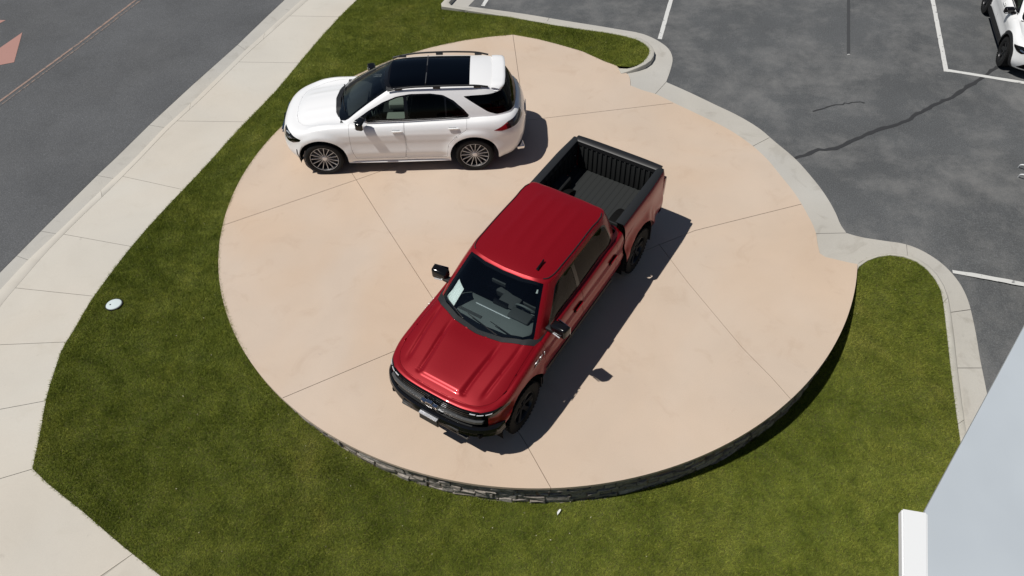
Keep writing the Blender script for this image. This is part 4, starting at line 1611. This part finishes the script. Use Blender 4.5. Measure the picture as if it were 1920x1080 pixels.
    # ---- mirrors
    for s in (1, -1):
        b_ = bmesh.new()
        box(b_, (.985, s * 1.07, 1.385), (.15, .28, .20), Matrix.Rotation(RAD(-10 * s), 3, 'Z'), .05, 4)
        for v in b_.verts:
            k = (v.co.y * s - 1.085) / .155
            if k < 0:
                v.co.z += -.03 * k * (1 if v.co.z < 1.385 else -1)
            else:
                v.co.x -= .03 * k
        mo = obj('door_mirror', b_, M['black_gloss'], T, True, 60)
        obj('mirror_arm', newbox((1.0, s * .925, 1.335), (.10, .14, .06), None, .015), M['satin_black'], mo, True)
        obj('mirror_glass', newbox((.902, s * 1.10, 1.385), (.006, .24, .16), Matrix.Rotation(RAD(-12 * s), 3, 'Z')), M['chrome'], mo)
        obj('mirror_lamp', newbox((1.066, s * 1.06, 1.325), (.012, .13, .014), Matrix.Rotation(RAD(-12 * s), 3, 'Z')), M['led'], mo)
    # aerial fin
    b_ = bmesh.new()
    box(b_, (.50, .44, 1.945), (.17, .04, .03), None, .012)
    for v in b_.verts:
        if v.co.z > 1.945:
            v.co.x -= .03
            v.co.y = .44 + (v.co.y - .44) * .5
            if v.co.x < .48:
                v.co.z += .03
    obj('aerial_fin', b_, M['black_gloss'], T, True, 40)
    # roof ditch mouldings
    for s in (1, -1):
        b_ = bmesh.new()
        pts = [(x, y * s, z + .004) for x, y, z in gg[-1] if -1.0 < x < .66 and y > .55]
        tube(b_, pts[::2], .009, 6)
        obj('roof_moulding', b_, M['satin_black'], T, True)
    # wipers
    wiper(T, (1.485, -.30, 1.285), (1.33, -.70, 1.36), M['black_plastic'])
    wiper(T, (1.485, .30, 1.285), (1.41, -.26, 1.36), M['black_plastic'])
    wiper(T, (1.40, .62, 1.275), (1.375, .12, 1.375), M['black_plastic'])
    # fender badge
    for s in (1, -1):
        tb = text_bm('Z71', .19, .004)
        rot = Matrix(((-s, 0, 0), (0, 0, s), (0, 1, 0)))
        bmesh.ops.transform(tb, matrix=Matrix.Translation((1.40, s * .995, 1.10)) @ Matrix.Diagonal((1.05, 1, .62, 1)) @ rot.to_4x4(), verts=tb.verts)
        obj('fender_badge', tb, M['badge'], T)
    # ---- cabin
    obj('cabin_floor', newbox((.05, 0, .72), (2.5, 1.76, .04)), M['interior'], T)
    b_ = bmesh.new()
    sec = [(1.42, 1.235), (1.20, 1.245), (1.02, 1.235), (.92, 1.19), (.90, 1.08), (.96, .95), (1.0, .72)]
    rr_ = []
    for i in range(13):
        y = -.80 + 1.6 * i / 12
        hump = .022 * math.exp(-((y - .40) / .2) ** 2)
        rr_.append([b_.verts.new((x, y, z + (hump if 1 <= k_ <= 3 else 0))) for k_, (x, z) in enumerate(sec)])
    for p, q in zip(rr_, rr_[1:]):
        for j in range(len(sec) - 1):
            b_.faces.new((p[j], p[j + 1], q[j + 1], q[j]))
    dash = obj('dashboard', b_, M['interior_lt'], T, True, 50)
    obj('dash_screen', newbox((.925, 0, 1.22), (.03, .26, .14), Matrix.Rotation(RAD(-20), 3, 'Y'), .008), M['black_gloss'], dash, True)
    obj('instrument_hood', newbox((.99, .40, 1.27), (.20, .36, .05), None, .024, 3), M['interior'], dash, True)
    obj('dash_trim', newbox((1.10, -.02, 1.249), (.02, .62, .012), None, .004), M['silver'], dash)
    obj('dash_vent', newbox((1.30, -.35, 1.246), (.05, .5, .012), None, .004), M['interior'], dash)
    obj('centre_console', newbox((.45, 0, .92), (.9, .34, .30), None, .05), M['interior'], T, True)
    steering_wheel(T, (.80, .40, 1.20), .19, 24, M['interior_lt'])
    for cx, cy in ((.30, .40), (.30, -.40)):
        a, b, c = seat_bms(cx, cy, .95, .54)
        st = obj('seat', a, M['interior'], T, True)
        obj('seat_back', b, M['interior'], st, True)
        obj('headrest', c, M['interior_lt'], st, True)
    a = newbox((-.55, 0, .95), (.55, 1.45, .16), None, .05, 3)
    st = obj('rear_bench', a, M['interior'], T, True)
    obj('seat_back', newbox((-.90, 0, 1.30), (.14, 1.45, .62), Matrix.Rotation(RAD(-12), 3, 'Y'), .05, 3), M['interior'], st, True)
    obj('roof_lining', newbox((-.2, 0, 1.845), (1.6, 1.25, .02)), M['interior_lt'], T)
    obj('rear_view_mirror', newbox((.93, 0, 1.74), (.03, .24, .07), None, .015), M['interior'], T, True)
    # price sheet behind the windscreen and inspection sticker
    def on_glass(y, t, d):
        r0 = gg[4]
        r1 = gg[4 * 6]
        def at(r):
            for p, q in zip(r, r[1:]):
                if (p[1] - abs(y)) * (q[1] - abs(y)) <= 0 and p[0] > 0:
                    k = (abs(y) - p[1]) / ((q[1] - p[1]) or 1e-9)
                    return Vector([p[i] + (q[i] - p[i]) * k for i in range(3)])
            return Vector(r[0])
        v = at(r0).lerp(at(r1), t)
        return Vector((v.x - d * .6, y, v.z - d * .75))
    for nm, c4 in (('price_sheet', [(-.735, .13), (-.555, .10), (-.50, .44), (-.655, .50)]), ('windshield_sticker', [(.575, .82), (.62, .82), (.615, .88), (.572, .88)])):
        b_ = bmesh.new()
        nn = 6
        gr_ = []
        for i in range(nn + 1):
            row = []
            for j in range(nn + 1):
                u, v = i / nn, j / nn
                y = (c4[0][0] * (1 - u) + c4[1][0] * u) * (1 - v) + (c4[3][0] * (1 - u) + c4[2][0] * u) * v
                t = (c4[0][1] * (1 - u) + c4[1][1] * u) * (1 - v) + (c4[3][1] * (1 - u) + c4[2][1] * u) * v
                row.append(b_.verts.new(on_glass(y, t, .022)))
            gr_.append(row)
        for p, q in zip(gr_, gr_[1:]):
            for j in range(nn):
                b_.faces.new((p[j], p[j + 1], q[j + 1], q[j]))
        obj(nm, b_, M['paper'], ws_o)
    return T

truck = build_truck((0.334, 8.349, 0), RAD(-124.03))
# ------------------------------------------------------------------ white sport utility vehicle
def build_suv(name, label, loc, rz, paint, scale=(1, 1, 1), cladding=False):
    T = thing(name, label, 'suv', loc, rz)
    T.scale = scale
    WX, WR = 1.4975, .385
    plan = [(2.36, 0), (2.345, .30), (2.29, .58), (2.17, .78), (1.98, .90), (1.75, .955), (1.5, .97), (1.0, .965), (.45, .962), (-.15, .962), (-.75, .965), (-1.2, .97), (-1.5, .972), (-1.85, .955), (-2.15, .91), (-2.36, .79), (-2.46, .60), (-2.52, .32), (-2.535, 0)]
    def zt(x):
        return .965 + .13 * sst(2.35, 1.2, x) + .065 * sst(1.25, -1.6, x) + .01 * sst(-1.4, -2.4, x)
    rows = []
    def add(z, ins, nf, nr, fr=None):
        r = []
        for x, y in plan:
            wf, wr = sst(1.5, 2.2, x), sst(-1.6, -2.35, x)
            zz = z if fr is None else .80 + (zt(x) - .80) * fr
            r.append((x + nf * wf + nr * wr, y - ins * min(1, y / .85), zz))
        rows.append(r)
    add(.23, .13, -.20, .20)
    add(.27, .06, -.12, .14)
    add(.36, .025, -.05, .07)
    add(.50, .012, .0, .02)
    add(.62, .020, .0, .0)
    add(.72, .022, -.015, .0)
    add(.80, .017, -.03, .005)
    add(0, .022, -.06, .03, .35)
    add(0, .045, -.11, .07, .65)
    add(0, .095, -.19, .12, .88)
    add(0, .18, -.30, .17, 1.0)
    g = net(rows, 5, 4)
    for r in g:
        for j, (x, y, z) in enumerate(r):
            if y > .6:
                fl = 0
                for wx in (WX, -WX):
                    d = math.hypot(x - wx, (z - .40))
                    fl = max(fl, .028 * sst(.60, .50, d))
                cre = -.014 * math.exp(-((z - .42) / .035) ** 2) * sst(1.05, .85, x) * sst(-1.05, -.85, x)
                cre += .006 * math.exp(-((z - .92) / .03) ** 2) * sst(1.3, .8, x) * sst(-1.9, -1.4, x)
                r[j] = (x, y + fl + cre, z)
    bm = weld(grid_bm(g))
    outward(bm)
    inner = weld(grid_bm(g))
    outward(inner)
    push(inner, -.03)
    def press(x, y):
        a = abs(y)
        h = .016 * (sst(.60, .50, a)) * sst(.9, 1.2, x) * sst(2.1, 1.8, x)
        h += .010 * math.exp(-((a - .28) / .06) ** 2) * sst(.9, 1.2, x) * sst(2.0, 1.7, x)
        return h
    deck = weld(grid_bm(cap_grid(g[-1], -1.9, 1.45, [(2.0, 1.005), (1.85, 1.045), (1.6, 1.085), (1.3, 1.12), (1.0, 1.15), (.5, 1.2), (-.5, 1.24), (-1.5, 1.24), (-2.2, 1.19)], 24, press)))
    outward(deck, (0, 0, .4))
    # ---- glasshouse
    belt = [(1.17, 0), (1.13, .38), (1.04, .62), (.95, .735), (.84, .775), (.3, .79), (-.3, .795), (-1.0, .79), (-1.6, .77), (-2.05, .72), (-2.26, .60), (-2.34, .32), (-2.36, 0)]
    roof = [(.17, 0), (.145, .28), (.09, .46), (.01, .525), (-.08, .548), (-.28, .562), (-.6, .57), (-1.05, .57), (-1.5, .56), (-1.85, .54), (-2.0, .47), (-2.05, .25), (-2.06, 0)]
    zb = [1.12, 1.12, 1.115, 1.115, 1.12, 1.13, 1.14, 1.15, 1.155, 1.155, 1.15, 1.15, 1.15]
    zr = [1.69, 1.688, 1.675, 1.655, 1.655, 1.668, 1.675, 1.675, 1.665, 1.65, 1.645, 1.655, 1.66]
    gro = []
    for t, bul in ((-.14, 0), (0, 0), (.25, .016), (.5, .024), (.75, .018), (.92, .008), (1.0, 0)):
        r = []
        for (bx0, by0), (rx, ry), z0, z1 in zip(belt, roof, zb, zr):
            sx = 1 if bx0 > .9 else (-1 if bx0 < -2 else 0)
            r.append((bx0 + (rx - bx0) * t + bul * sx, by0 + (ry - by0) * t + bul * min(1, by0 / .7) * 1.1, z0 + (z1 - z0) * t))
        gro.append(r)
    gro.append([(rx - .05 * (1 if rx > .05 else (-1 if rx < -1.9 else 0)), ry - .035 * min(1, ry / .5), z1 + .026) for (rx, ry), z1 in zip(roof, zr)])
    gg = net(gro, 5, 4)
    gh = weld(grid_bm(gg))
    outward(gh, (0, 0, 1.2))
    roof_bm = weld(grid_bm(cap_grid(gg[-1], -1.6, -.25, [(.12, 1.716), (-.05, 1.737), (-.3, 1.752), (-.7, 1.762), (-1.1, 1.758), (-1.5, 1.742), (-1.8, 1.718), (-2.0, 1.69)], 20)))
    outward(roof_bm, (0, 0, 1.2))
    # glass roof: two panels with a cross bar
    rg = round_poly([(.07, -.46), (.07, .46), (-.62, .48), (-.62, -.48)], .03, 2)
    rg2 = round_poly([(-.655, -.48), (-.655, .48), (-1.455, .47), (-1.455, -.47)], .03, 2)
    blk = [(.25, -.50), (.25, .50), (-1.47, .505), (-1.47, -.505)]
    if not cladding:
        fr_ = take(roof_bm, cut(roof_bm, blk, AX, AY, lambda f: True))
        for rp in (rg, rg2):
            w_ = take(fr_, cut(fr_, rp, AX, AY, lambda f: True))
            obj('roof_glass', push(w_, .003), M['glass_roof'], T, True, 60)
        obj('roof_glass_frame', fr_, M['black_gloss'], T, True, 60)
        obj('roof_deflector', newbox((-.637, 0, 1.758), (.014, .94, .006)), M['grey_trim'], T)
        obj('sunblind', newbox((-.28, .05, 1.675), (.8, .95, .008)), M['interior'], T)
        obj('sunblind', newbox((-1.05, .05, 1.675), (.75, .95, .008)), M['interior'], T)
    obj('roof', roof_bm, paint, T, True, 50)
    # windscreen
    ws = [(1.22, 0), (1.18, .40), (1.08, .645), (.975, .70), (.90, .70), (.09, .50), (.14, .42), (.18, .27), (.20, 0)]
    wsp = ws + [(x, -y) for x, y in ws[::-1][1:-1]]
    wo = obj('windshield', take(gh, cut(gh, wsp, AX, AY, lambda f: f.calc_center_median().x > .05)), M['glass_front'], T, True, 60)
    fr = bmesh.new()
    fr.from_mesh(wo.data)
    push(fr, -.006)
    wsi = [(1.07, 0), (1.035, .36), (.955, .58), (.90, .635), (.86, .64), (.17, .455), (.21, .385), (.245, .25), (.265, 0)]
    bmesh.ops.delete(fr, geom=cut(fr, wsi + [(x, -y) for x, y in wsi[::-1][1:-1]], AX, AY, lambda f: True), context='FACES')
    obj('frit_band', fr, M['black_gloss'], wo, True, 60)
    # header strip of black glass between windscreen and glass roof
    hdr = [(.205, 0), (.185, .27), (.145, .42), (.095, .50), (-.03, .525), (.0, 0)]
    if not cladding:
        hb_ = take(gh, cut(gh, hdr + [(x, -y) for x, y in hdr[::-1][1:-1]], AX, AY, lambda f: f.calc_center_median().z > 1.6))
        obj('roof_header', hb_, M['black_gloss'], T, True, 60)
    for s in (1, -1):
        fs = lambda f, s=s: f.calc_center_median().y * s > .4 and abs(f.normal.y) > .35
        full = round_poly([(.80, 1.15), (.48, 1.345), (.20, 1.485), (-.06, 1.575), (-.34, 1.618), (-.72, 1.622), (-.96, 1.59), (-1.16, 1.49), (-1.34, 1.33), (-1.44, 1.205), (-1.40, 1.19), (-.3, 1.165)], .03, 3)
        sb = take(gh, cut(gh, full, AX, AZ, fs))
        front = round_poly([(.62, 1.195), (.40, 1.36), (.16, 1.475), (-.08, 1.556), (-.20, 1.575), (-.20, 1.19)], .025, 2)
        rear = round_poly([(-.27, 1.19), (-.27, 1.59), (-.72, 1.60), (-.93, 1.57), (-.98, 1.54), (-.98, 1.205)], .025, 2)
        qt = round_poly([(-1.01, 1.205), (-1.01, 1.535), (-1.13, 1.465), (-1.28, 1.325), (-1.37, 1.225)], .02, 2)
        for nm, po, mt in (('front_window', front, 'glass_side'), ('rear_window', rear, 'glass_dark'), ('vent_window', qt, 'glass_dark')):
            obj(nm, push(take(sb, cut(sb, po, AX, AZ, lambda f: True)), -.004), M[mt], T, True, 60)
        obj('window_surround', sb, M['black_gloss'], T, True, 50)
        quarter = round_poly([(-1.34, 1.555), (-1.58, 1.40), (-1.80, 1.26), (-1.97, 1.195), (-2.7, 1.19), (-2.7, 1.585), (-2.0, 1.575)], .03, 3)
        q_ = take(gh, cut(gh, quarter, AX, AZ, lambda f, s=s: f.calc_center_median().y * s > .34 and f.calc_center_median().x < -1.2))
        obj('quarter_window', q_, M['glass_dark'], T, True, 60)
    bk = take(gh, cut(gh, round_poly([(-.5, 1.18), (.5, 1.18), (.5, 1.58), (-.5, 1.58)], .02), AY, AZ, lambda f: f.calc_center_median().x < -1.9))
    obj('back_window', bk, M['glass_dark'], T, True, 60)
    obj('pillars', gh, paint, T, True, 45)
    # roof spoiler
    sp = [[(-1.90, .0, 1.715), (-1.90, .30, 1.712), (-1.88, .50, 1.70), (-1.86, .54, 1.675)],
          [(-2.05, .0, 1.715), (-2.05, .30, 1.712), (-2.02, .50, 1.70), (-1.97, .555, 1.665)],
          [(-2.15, .0, 1.695), (-2.145, .30, 1.692), (-2.11, .50, 1.675), (-2.03, .565, 1.64)],
          [(-2.14, .0, 1.668), (-2.135, .30, 1.665), (-2.10, .50, 1.65), (-2.02, .565, 1.615)],
          [(-1.98, .0, 1.645), (-1.97, .30, 1.645), (-1.95, .50, 1.63), (-1.90, .555, 1.60)]]
    sb = weld(grid_bm(net(sp, 4, 3)))
    bmesh.ops.recalc_face_normals(sb, faces=sb.faces)
    obj('roof_spoiler', sb, paint, T, True, 50)
    # roof rails
    for s in (1, -1):
        b_ = bmesh.new()
        ctl = [(.08, .555, 1.672), (-.05, .56, 1.70), (-.25, .567, 1.733), (-.8, .575, 1.757), (-1.3, .568, 1.752), (-1.62, .555, 1.733), (-1.82, .54, 1.69)]
        tube(b_, [(x, y * s, z) for x, y, z in smooth_line(ctl, 5)], .017, 8)
        rl_ = obj('roof_rail', b_, M['black_plastic'], T, True)
        for x, y, z in ((-.12, .556, 1.70), (-.85, .572, 1.722), (-1.62, .553, 1.707)):
            obj('rail_foot', newbox((x, y * s, z), (.14, .03, .05), None, .01), M['black_plastic'], rl_, True)
    # ---- hood and cowl
    foot = [(1.14, 0), (1.10, .37), (1.01, .60), (.92, .71), (.80, .75), (-1.9, .70), (-2.2, .5), (-2.28, 0)]
    bmesh.ops.delete(deck, geom=cut(deck, foot + [(x, -y) for x, y in foot[::-1][1:-1]], AX, AY, lambda f: True), context='FACES')
    hd = [(2.03, 0), (2.01, .30), (1.95, .50), (1.84, .62), (1.6, .70), (1.3, .735), (.99, .745), (1.08, .66), (1.19, .41), (1.235, 0)]
    hb_ = take(deck, cut(deck, hd + [(x, -y) for x, y in hd[::-1][1:-1]], AX, AY, lambda f: f.calc_center_median().x > .8))
    obj('hood', panel(hb_, .003, .02), paint, T, True, 40)
    ck = [(1.235, 0), (1.19, .41), (1.08, .66), (.99, .745), (.92, .76), (.85, .70), (1.0, 0)]
    cb = take(deck, cut(deck, ck + [(x, -y) for x, y in ck[::-1][1:-1]], AX, AY, lambda f: True))
    obj('cowl', cb, M['black_plastic'], T, True, 50)
    obj('fender_top', deck, paint, T, True, 40)
    # ---- side skin
    def archp(wx, r=.44):
        return [(wx + r * 1.09 * math.cos(RAD(a)), .40 + r * 1.03 * math.sin(RAD(a))) for a in range(-6, 187, 6)] + [(wx - r * 1.09, .1), (wx + r * 1.09, .1)]
    for b_ in (bm, inner):
        for wx in (WX, -WX):
            for s in (1, -1):
                bmesh.ops.delete(b_, geom=cut(b_, archp(wx, .44 if b_ is bm else .46), AX, AZ, lambda f, s=s: f.calc_center_median().y * s > .5), context='FACES')
    obj('inner_body', inner, M['dark'], T)
    for s in (1, -1):
        fs = lambda f, s=s: f.calc_center_median().y * s > .6
        if cladding:
            for wx in (WX, -WX):
                cl = [(wx + .56 * math.cos(RAD(a)), .40 + .55 * math.sin(RAD(a))) for a in range(-30, 211, 8)] + [(wx - .45, .1), (wx + .45, .1)]
                obj('arch_cladding', push(take(bm, cut(bm, cl, AX, AZ, fs)), .008), M['black_plastic'], T, True, 50)
            obj('sill_cladding', push(take(bm, cut(bm, [(1.2, .1), (1.2, .48), (-1.2, .48), (-1.2, .1)], AX, AZ, fs)), .008), M['black_plastic'], T, True, 50)
        d1 = round_poly([(.86, .36), (.92, .62), (.90, 1.3), (-.165, 1.3), (-.165, .62), (-.12, .36)], .04, 3)
        d2 = round_poly([(-.13, .36), (-.175, .62), (-.175, 1.3), (-1.40, 1.3), (-1.38, 1.0), (-1.16, .86), (-1.0, .66), (-.95, .36)], .04, 3)
        for nm, dp, hx, hz_ in (('front_door', d1, -.03, 1.0), ('rear_door', d2, -1.13, 1.035)):
            door = obj(nm, panel(take(bm, cut(bm, dp, AX, AZ, fs)), .004, .02), paint, T, True, 35)
            hb_ = newbox((hx, s * .945, hz_), (.20, .032, .032), None, .012)
            obj('handle', hb_, paint, door, True)
            obj('handle_trim', newbox((hx, s * .956, hz_ + .0), (.15, .016, .012), None, .004), M['chrome'], door, True)
            obj('handle_recess', newbox((hx + .02, s * .912, hz_ - .012), (.15, .04, .05), None, .01), M['interior_lt'], door, True)
        # chrome-less belt moulding
        b_ = bmesh.new()
        tube(b_, [(.80, s * .792, 1.146), (.3, s * .806, 1.158), (-.3, s * .812, 1.166), (-1.0, s * .806, 1.182), (-1.42, s * .79, 1.196)], .010, 6)
        obj('belt_moulding', b_, M['black_gloss'], T, True)
        # bright sill strip
        b_ = bmesh.new()
        tube(b_, [(1.02, s * .915, .262), (0, s * .922, .258), (-1.02, s * .918, .262)], .018, 6)
        obj('sill_strip', b_, paint if not cladding else M['black_plastic'], T, True)
        # lips of the wheel openings
        for wx in (WX, -WX):
            arch_liner(T, wx, .5, .94, .40, .49, s)
    # ---- lamps, grille, intakes
    for s in (1, -1):
        dax = Vector((-.62 * s, .78, 0)) if s > 0 else Vector((.62, .78, 0))
        dax.normalize()
        # project onto the diagonal view of the front corner
        def P(x, y, z):
            return (Vector((x, y * s, z)).dot(dax), z)
        hp = [P(2.27, .50, .90), P(2.22, .62, .905), P(2.07, .76, .895), P(1.86, .90, .845), P(1.90, .90, .80), P(2.05, .83, .735), P(2.17, .74, .725), P(2.26, .58, .80)]
        hb_ = take(bm, cut(bm, hp, dax, AZ, lambda f, s=s: f.calc_center_median().x > 1.6 and f.calc_center_median().y * s > .3))
        back_ = hb_.copy()
        push(back_, -.035)
        hl = obj('headlight', push(hb_, .002), M['lamp_glass'], T, True, 60)
        obj('lamp_housing', back_, M['dark_alloy'], hl, True, 60)
        b_ = bmesh.new()
        tube(b_, [(2.20, s * .60, .845), (2.09, s * .72, .842), (1.93, s * .845, .825)], .014, 6)
        obj('led_bar', b_, M['led'], hl)
        b_ = bmesh.new()
        tube(b_, [(2.18, s * .68, .775), (2.07, s * .765, .785)], .026, 8)
        obj('projector', b_, M['chrome'], hl)
        # air curtain slits in the front corner
        sl = [P(2.17, .80, .56), P(2.12, .82, .60), P(2.11, .84, .36), P(2.16, .82, .33)]
        cut1 = cut(bm, [(a, b) for a, b in round_poly([P(2.02, .87, .60), P(1.985, .885, .60), P(1.985, .885, .30), P(2.02, .87, .32)], .01, 2)], dax, AZ, lambda f, s=s: f.calc_center_median().x > 1.7 and f.calc_center_median().y * s > .4)
        obj('air_slit', push(take(bm, cut1), -.012), M['dark'], T)
        tp = [(-1.90, .95), (-2.02, 1.0), (-2.18, 1.075), (-2.6, 1.12), (-2.6, .98), (-2.25, .945), (-2.05, .93)]
        tb = take(bm, cut(bm, tp, AX, AZ, lambda f, s=s: f.calc_center_median().x < -1.6 and f.calc_center_median().y * s > .42))
        fl_ = [f for f in tb.faces if f.calc_center_median().x > -2.16]
        red_ = take(tb, fl_)
        tl = obj('tail_light', push(red_, .003), M['lamp_red'], T, True, 60)
        obj('tail_light_inner', push(tb, .003), M['lamp_dark'], tl, True, 60)
    ff = lambda f: f.calc_center_median().x > 1.9
    gp = round_poly([(-.46, .60), (.46, .60), (.52, .72), (.44, .86), (-.44, .86), (-.52, .72)], .04, 3)
    gr = obj('grille', push(take(bm, cut(bm, gp, AY, AZ, ff)), -.03), M['black_gloss'], T, True, 50)
    for k in range(2):
        obj('grille_bar', newbox((2.335, 0, .70 + .06 * k), (.03, .9, .018), None, .006), M['chrome'], gr, True)
    b_ = bmesh.new()
    lathe_y(b_, [(.06, 0), (.075, .006), (.09, 0), (.075, -.006)], 28, (0, 0, 0), True)
    for k in range(3):
        a = RAD(90 + 120 * k)
        tube(b_, [(0, 0, 0), (.075 * math.cos(a), 0, .075 * math.sin(a))], [.012, .005], 5)
    for v in b_.verts:
        v.co = Vector((2.355 + v.co.y, v.co.x, .735 + v.co.z))
    obj('emblem', b_, M['chrome'], gr, True)
    ip = round_poly([(-.72, .33), (.72, .33), (.60, .50), (-.60, .50)], .05, 3)
    obj('lower_intake', push(take(bm, cut(bm, ip, AY, AZ, ff)), -.03), M['black_plastic'], T, True, 50)
    # lower rear valance, number plate recess and tail pipes
    rf = lambda f: f.calc_center_median().x < -1.95
    vp = round_poly([(-.80, .20), (.80, .20), (.72, .42), (-.72, .42)], .05, 3)
    va = take(bm, cut(bm, vp, AY, AZ, rf))
    obj('rear_valance', push(va, .004), M['black_plastic'], T, True, 50)
    for s in (1, -1):
        obj('tail_pipe', newbox((-2.40, s * .60, .335), (.16, .20, .075), Matrix.Rotation(RAD(12 * s), 3, 'Z'), .025, 3), M['chrome'], T, True)
    obj('number_plate', newbox((-2.535, 0, .80), (.012, .34, .15), None, .004), M['paper'], T, True)
    obj('body_side', bm, paint, T, True, 38)
    # tailgate lettering
    if not cladding:
        for s, tx in ((1, 'GLE 350'), (-1, '4MATIC')):
            tb = text_bm(tx, .055, .003)
            rot = Matrix(((0, 0, -1), (-1, 0, 0), (0, 1, 0))).to_4x4()
            bmesh.ops.transform(tb, matrix=Matrix.Translation((-2.39, s * .47, 1.075)) @ Matrix.Rotation(RAD(-14 * s), 4, 'Z') @ rot, verts=tb.verts)
            obj('lettering', tb, M['chrome'], T)
    # ---- mirrors
    for s in (1, -1):
        b_ = newbox((.63, s * .98, 1.235 if s > 0 else 1.15), (.15, .25, .16), Matrix.Rotation(RAD(-14 * s), 3, 'Z'), .045, 4)
        mo = obj('door_mirror', b_, M['black_gloss'], T, True, 60)
        obj('mirror_base', newbox((.66, s * .84, 1.165 if s > 0 else 1.10), (.12, .14, .05), None, .01), M['black_gloss'], mo, True)
        obj('mirror_glass', newbox((.55, s * .99, 1.235 if s > 0 else 1.15), (.006, .20, .125), Matrix.Rotation(RAD(-14 * s), 3, 'Z'), .002), M['chrome'], mo)
        obj('mirror_lamp', newbox((.705, s * 1.0, 1.20 if s > 0 else 1.115), (.012, .17, .018), Matrix.Rotation(RAD(-18 * s), 3, 'Z'), .003), M['led'], mo)
    wiper(T, (1.13, -.10, 1.165), (.99, .50, 1.195), M['black_plastic'])
    wiper(T, (1.13, -.45, 1.155), (1.03, .02, 1.19), M['black_plastic'])
    for x in (WX, -WX):
        for s in (1, -1):
            wheel(T, x, s * .84, s, WR, .282 if not cladding else .25, .25, 'multi' if not cladding else 'six', 0, (M['satin_black'], M['silver']) if not cladding else (M['dark_alloy'], M['satin_black']))
    obj('chassis', newbox((0, 0, .36), (4.2, 1.1, .16), None, .03), M['dark'], T)
    # ---- cabin
    obj('cabin_floor', newbox((-.4, 0, .62), (3.0, 1.6, .04)), M['interior'], T)
    b_ = bmesh.new()
    sec = [(1.08, 1.09), (.90, 1.10), (.70, 1.09), (.60, 1.04), (.60, .9), (.66, .62)]
    rr_ = []
    for i in range(13):
        y = -.72 + 1.44 * i / 12
        rr_.append([b_.verts.new((x, y, z + (.025 * math.exp(-((y - .36) / .18) ** 2) if 1 <= k_ <= 3 else 0))) for k_, (x, z) in enumerate(sec)])
    for p, q in zip(rr_, rr_[1:]):
        for j in range(len(sec) - 1):
            b_.faces.new((p[j], p[j + 1], q[j + 1], q[j]))
    dash = obj('dashboard', b_, M['interior'], T, True, 50)
    obj('dash_screen', newbox((.60, .16, 1.12), (.02, .62, .13), Matrix.Rotation(RAD(-12), 3, 'Y'), .006), M['black_gloss'], dash, True)
    steering_wheel(T, (.42, .37, 1.03), .18, 24, M['interior_lt'])
    for cx, cy in ((-.02, .37), (-.02, -.37)):
        a, b, c = seat_bms(cx, cy, .80, .50)
        st = obj('seat', a, M['cream'], T, True)
        obj('seat_back', b, M['cream'], st, True)
        obj('headrest', c, M['cream'], st, True)
    st = obj('rear_bench', newbox((-.95, 0, .82), (.5, 1.3, .16), None, .05, 3), M['cream'], T, True)
    obj('seat_back', newbox((-1.28, 0, 1.12), (.14, 1.3, .60), Matrix.Rotation(RAD(-14), 3, 'Y'), .05, 3), M['cream'], st, True)
    obj('rear_view_mirror', newbox((.26, 0, 1.56), (.03, .22, .07), None, .015), M['interior'], T, True)
    return T

build_suv('sport_utility_vehicle', 'white sport utility vehicle with black glass roof and thin multi-spoke wheels on the pad', (-2.119, 13.124, 0), RAD(179.09), M['white'])
build_suv('compact_suv', 'white compact suv with black lower cladding parked at the right edge of the lot', (12.27, 16.06, -.024), RAD(255.0), M['white3'], (.77, .82, .82), True)
# ------------------------------------------------------------------ roof canopy of the building at the lower right
bd = thing('building', 'building with flat pale blue-grey coated metal roof cutting into the lower right corner', 'building', (0, 0, 0))
e0, e1 = Vector((9.35, 9.43)), Vector((3.06, 2.455))
ed = (e1 - e0).normalized()
nrm = Vector((ed.y, -ed.x))
if nrm.dot(Vector((1, -1))) < 0:
    nrm = -nrm
RZ = 4.5
def roof_panel(t0, t1, w0, w1, z1, th=.10):
    a, b = e0.lerp(e1, t0), e0.lerp(e1, t1)
    p = [a + nrm * w0, b + nrm * w0, b + nrm * w1, a + nrm * w1]
    b_ = bmesh.new()
    prism(b_, [(q.x, q.y) for q in p], z1 - th, z1)
    return b_
b_ = bmesh.new()
prism(b_, [(11.6, 11.93), (3.19, 2.598), (3.0, 2.05), (2.68, 1.2), (2.2, -.2), (8.5, -4.5), (17, 5)], RZ - .06, RZ)
obj('roof', b_, M['canopy'], bd)
wl = obj('wall', roof_panel(-.25, .90, 1.9, 6.5, RZ - .065, 5.6), M['white_metal'], bd)
b_ = bmesh.new()
prism(b_, [(3.01, 2.62), (2.83, 2.10), (2.55, 1.25), (2.72, 1.20), (3.02, 2.09), (3.20, 2.575)], RZ - .07, RZ + .02)
bmesh.ops.bevel(b_, geom=list(b_.edges), offset=.012, segments=2, affect='EDGES')
obj('parapet_cap', b_, M['white_metal'], bd, True, 40)

# two steel hoops at the right edge of the lot
for k, (x, y) in enumerate(((10.16, 11.56), (10.03, 11.28))):
    b_ = bmesh.new()
    tube(b_, smooth_line([(x - .04, y + .06, z_lot(x, y) + .0), (x - .05, y + .02, z_lot(x, y) + .10), (x + .05, y - .05, z_lot(x, y) + .13), (x + .30, y - .08, z_lot(x, y) + .13), (x + .42, y - .08, z_lot(x, y) + .08), (x + .44, y - .08, z_lot(x, y))], 5), .014, 8)
    tag(obj('metal_hoop', b_, M['white_metal'], None, True), ('upper' if k == 0 else 'lower') + ' of two small bright metal hoops at the right edge of the lot', 'hoop', 'metal hoops on the lot')
